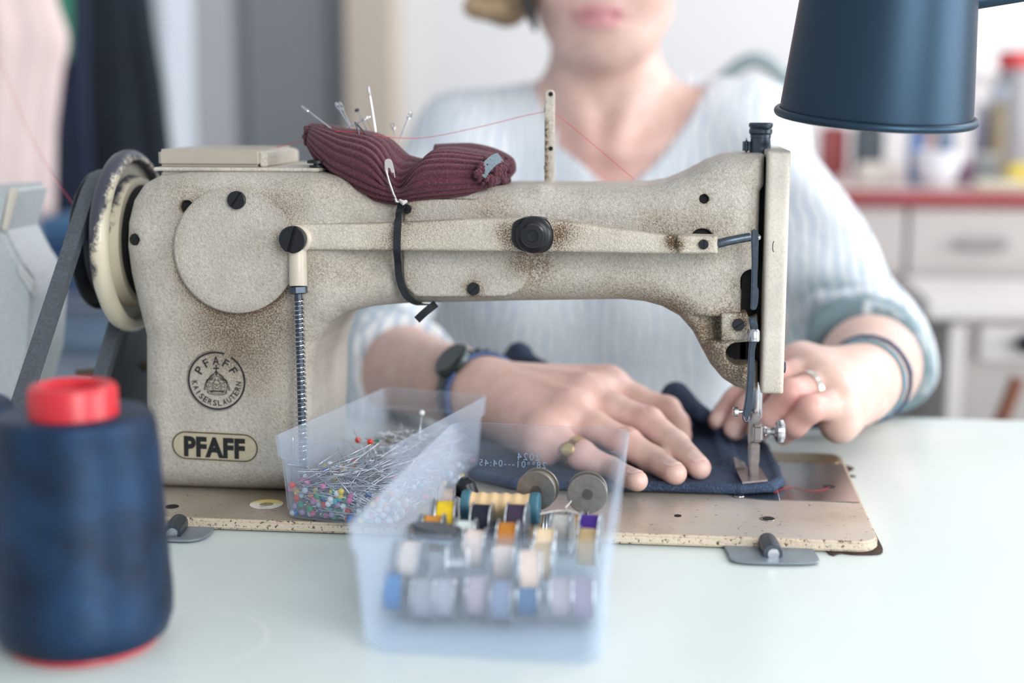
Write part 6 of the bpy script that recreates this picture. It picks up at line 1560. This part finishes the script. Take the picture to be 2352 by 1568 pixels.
watch = wrap('wristwatch', lhand, wc_, wdir, .013, .0006, .0022, WB, person); watch['label'] = 'dark metal link wristwatch'
# watch links as raised beads around the band
wv_ = np.array([q.co[:] for q in watch.data.vertices]) + ROOT[watch.name]
lk = []
for k in range(0, 48, 2):
    p_ = (wv_[k * 4 + 1] + wv_[k * 4 + 3]) / 2; dx_ = wv_[k * 4 + 3] - wv_[k * 4 + 1]; lk.append(tube_vf([p_ - dx_ * .42, p_ + dx_ * .42], .0019, 8))
v_, f_ = join_vf(lk); mk('watch_link', v_, f_, simple('watch_links', srgb(92, 98, 98), .3, .8), watch)
x_, y_, d_ = basis(wdir); k_ = int(np.argmax(wv_[1::4] @ np.array([-.45, -.35, .8])))
cc = (wv_[k_ * 4 + 1] + wv_[k_ * 4 + 3]) / 2; nn_ = cc - wc_; nn_ -= d_ * (nn_ @ d_); nn_ /= np.linalg.norm(nn_)
lathe('watch_case', [(.002, -.003), (.0125, -.003), (.0140, -.001), (.0140, .003), (.0120, .0052), (.002, .0052)], cc, nn_, simple('watch_case_metal', srgb(70, 78, 80), .3, .8), watch, 36)
bb_ = wrap('blue_band', lhand, np.array(A(1110, 900, .090)), wdir, .005, .0006, .0016, simple('blue_bracelet', srgb(74, 104, 158), .5), person)
rd_ = np.array(RW) - np.array(A(2003, 868, .150)); 
br = wrap('bracelet', rhand, np.array(A(1993, 874, .132)), rd_, .0022, .0005, .0016, simple('teal_cord', srgb(92, 140, 158), .6), person)
br2 = wrap('bracelet', rhand, np.array(A(1999, 872, .142)), rd_, .003, .0005, .0016, simple('dark_blue_cord', srgb(62, 82, 108), .6), person)
GOLD = simple('gold_ring', srgb(206, 176, 120), .25, .9)
pa_, pb_ = np.array(Lm['p']), np.array(Lp['p']); c_ = pa_ * .12 + pb_ * .88
rg = wrap('ring', lhand, c_ - np.array([.002, 0, 0]), pb_ - pa_, .0050, .0001, .0012, GOLD, person, 40, .0105); rg['label'] = 'gold signet ring on the little finger'
nn_ = np.array([-.25, -.9, .35]); nn_ /= np.linalg.norm(nn_)
rv = np.array([q.co[:] for q in rg.data.vertices]) + ROOT[rg.name]; k_ = int(np.argmax(rv[1::4] @ nn_)); pc_ = (rv[k_ * 4 + 1] + rv[k_ * 4 + 3]) / 2
lathe('signet_face', [(.0005, -.0012), (.0046, -.0012), (.0044, .0006), (.0036, .0010), (.0005, .0010)], pc_, nn_, GOLD, rg, 24)
pa_, pb_ = np.array(Rm['r']), np.array(Rp['r'])
rg2 = wrap('ring', rhand, pa_ * .48 + pb_ * .52, pb_ - pa_, .0035, .0001, .0012, simple('silver_ring', srgb(226, 222, 214), .2, .9), person, 36, .0115); rg2['label'] = 'thin silver ring on the hand behind the needle'
# chair back behind the shoulder
cb_ = [at(a, b, .86) for a, b in ((1700, 150), (1740, 138), (1780, 158), (1815, 198), (1840, 260))]
cr = thing('chair', 'chair with a thin curved grey back rail behind the person', 'chair', (cb_[2][0] - .1, .80, 0))
cp_ = [tuple(p) for p in cb_]; mid = at(1450, 300, .8)[0]
left = [tuple(at(a, b, .86)) for a, b in ((1040, 480), (1120, 400), (1300, 320), (1500, 270), (1630, 205))]
full = left + cp_; zse = .45
full = [(full[0][0], .84, zse)] + full + [(full[-1][0], .84, zse)]
RAIL = simple('grey_green_rail', srgb(140, 158, 162), .4, .3)
tube('back_rail', smooth_poly(full, 6, False), .009, RAIL, cr, 12)
box('seat', (mid - .21, .44, zse - .03), (mid + .21, .86, zse), RAIL, cr, .008)
for a in (-.18, .18):
    for b in (.47, .83): tube('leg', [(mid + a, b, 0), (mid + a, b, zse - .03)], .011, RAIL, cr, 10)
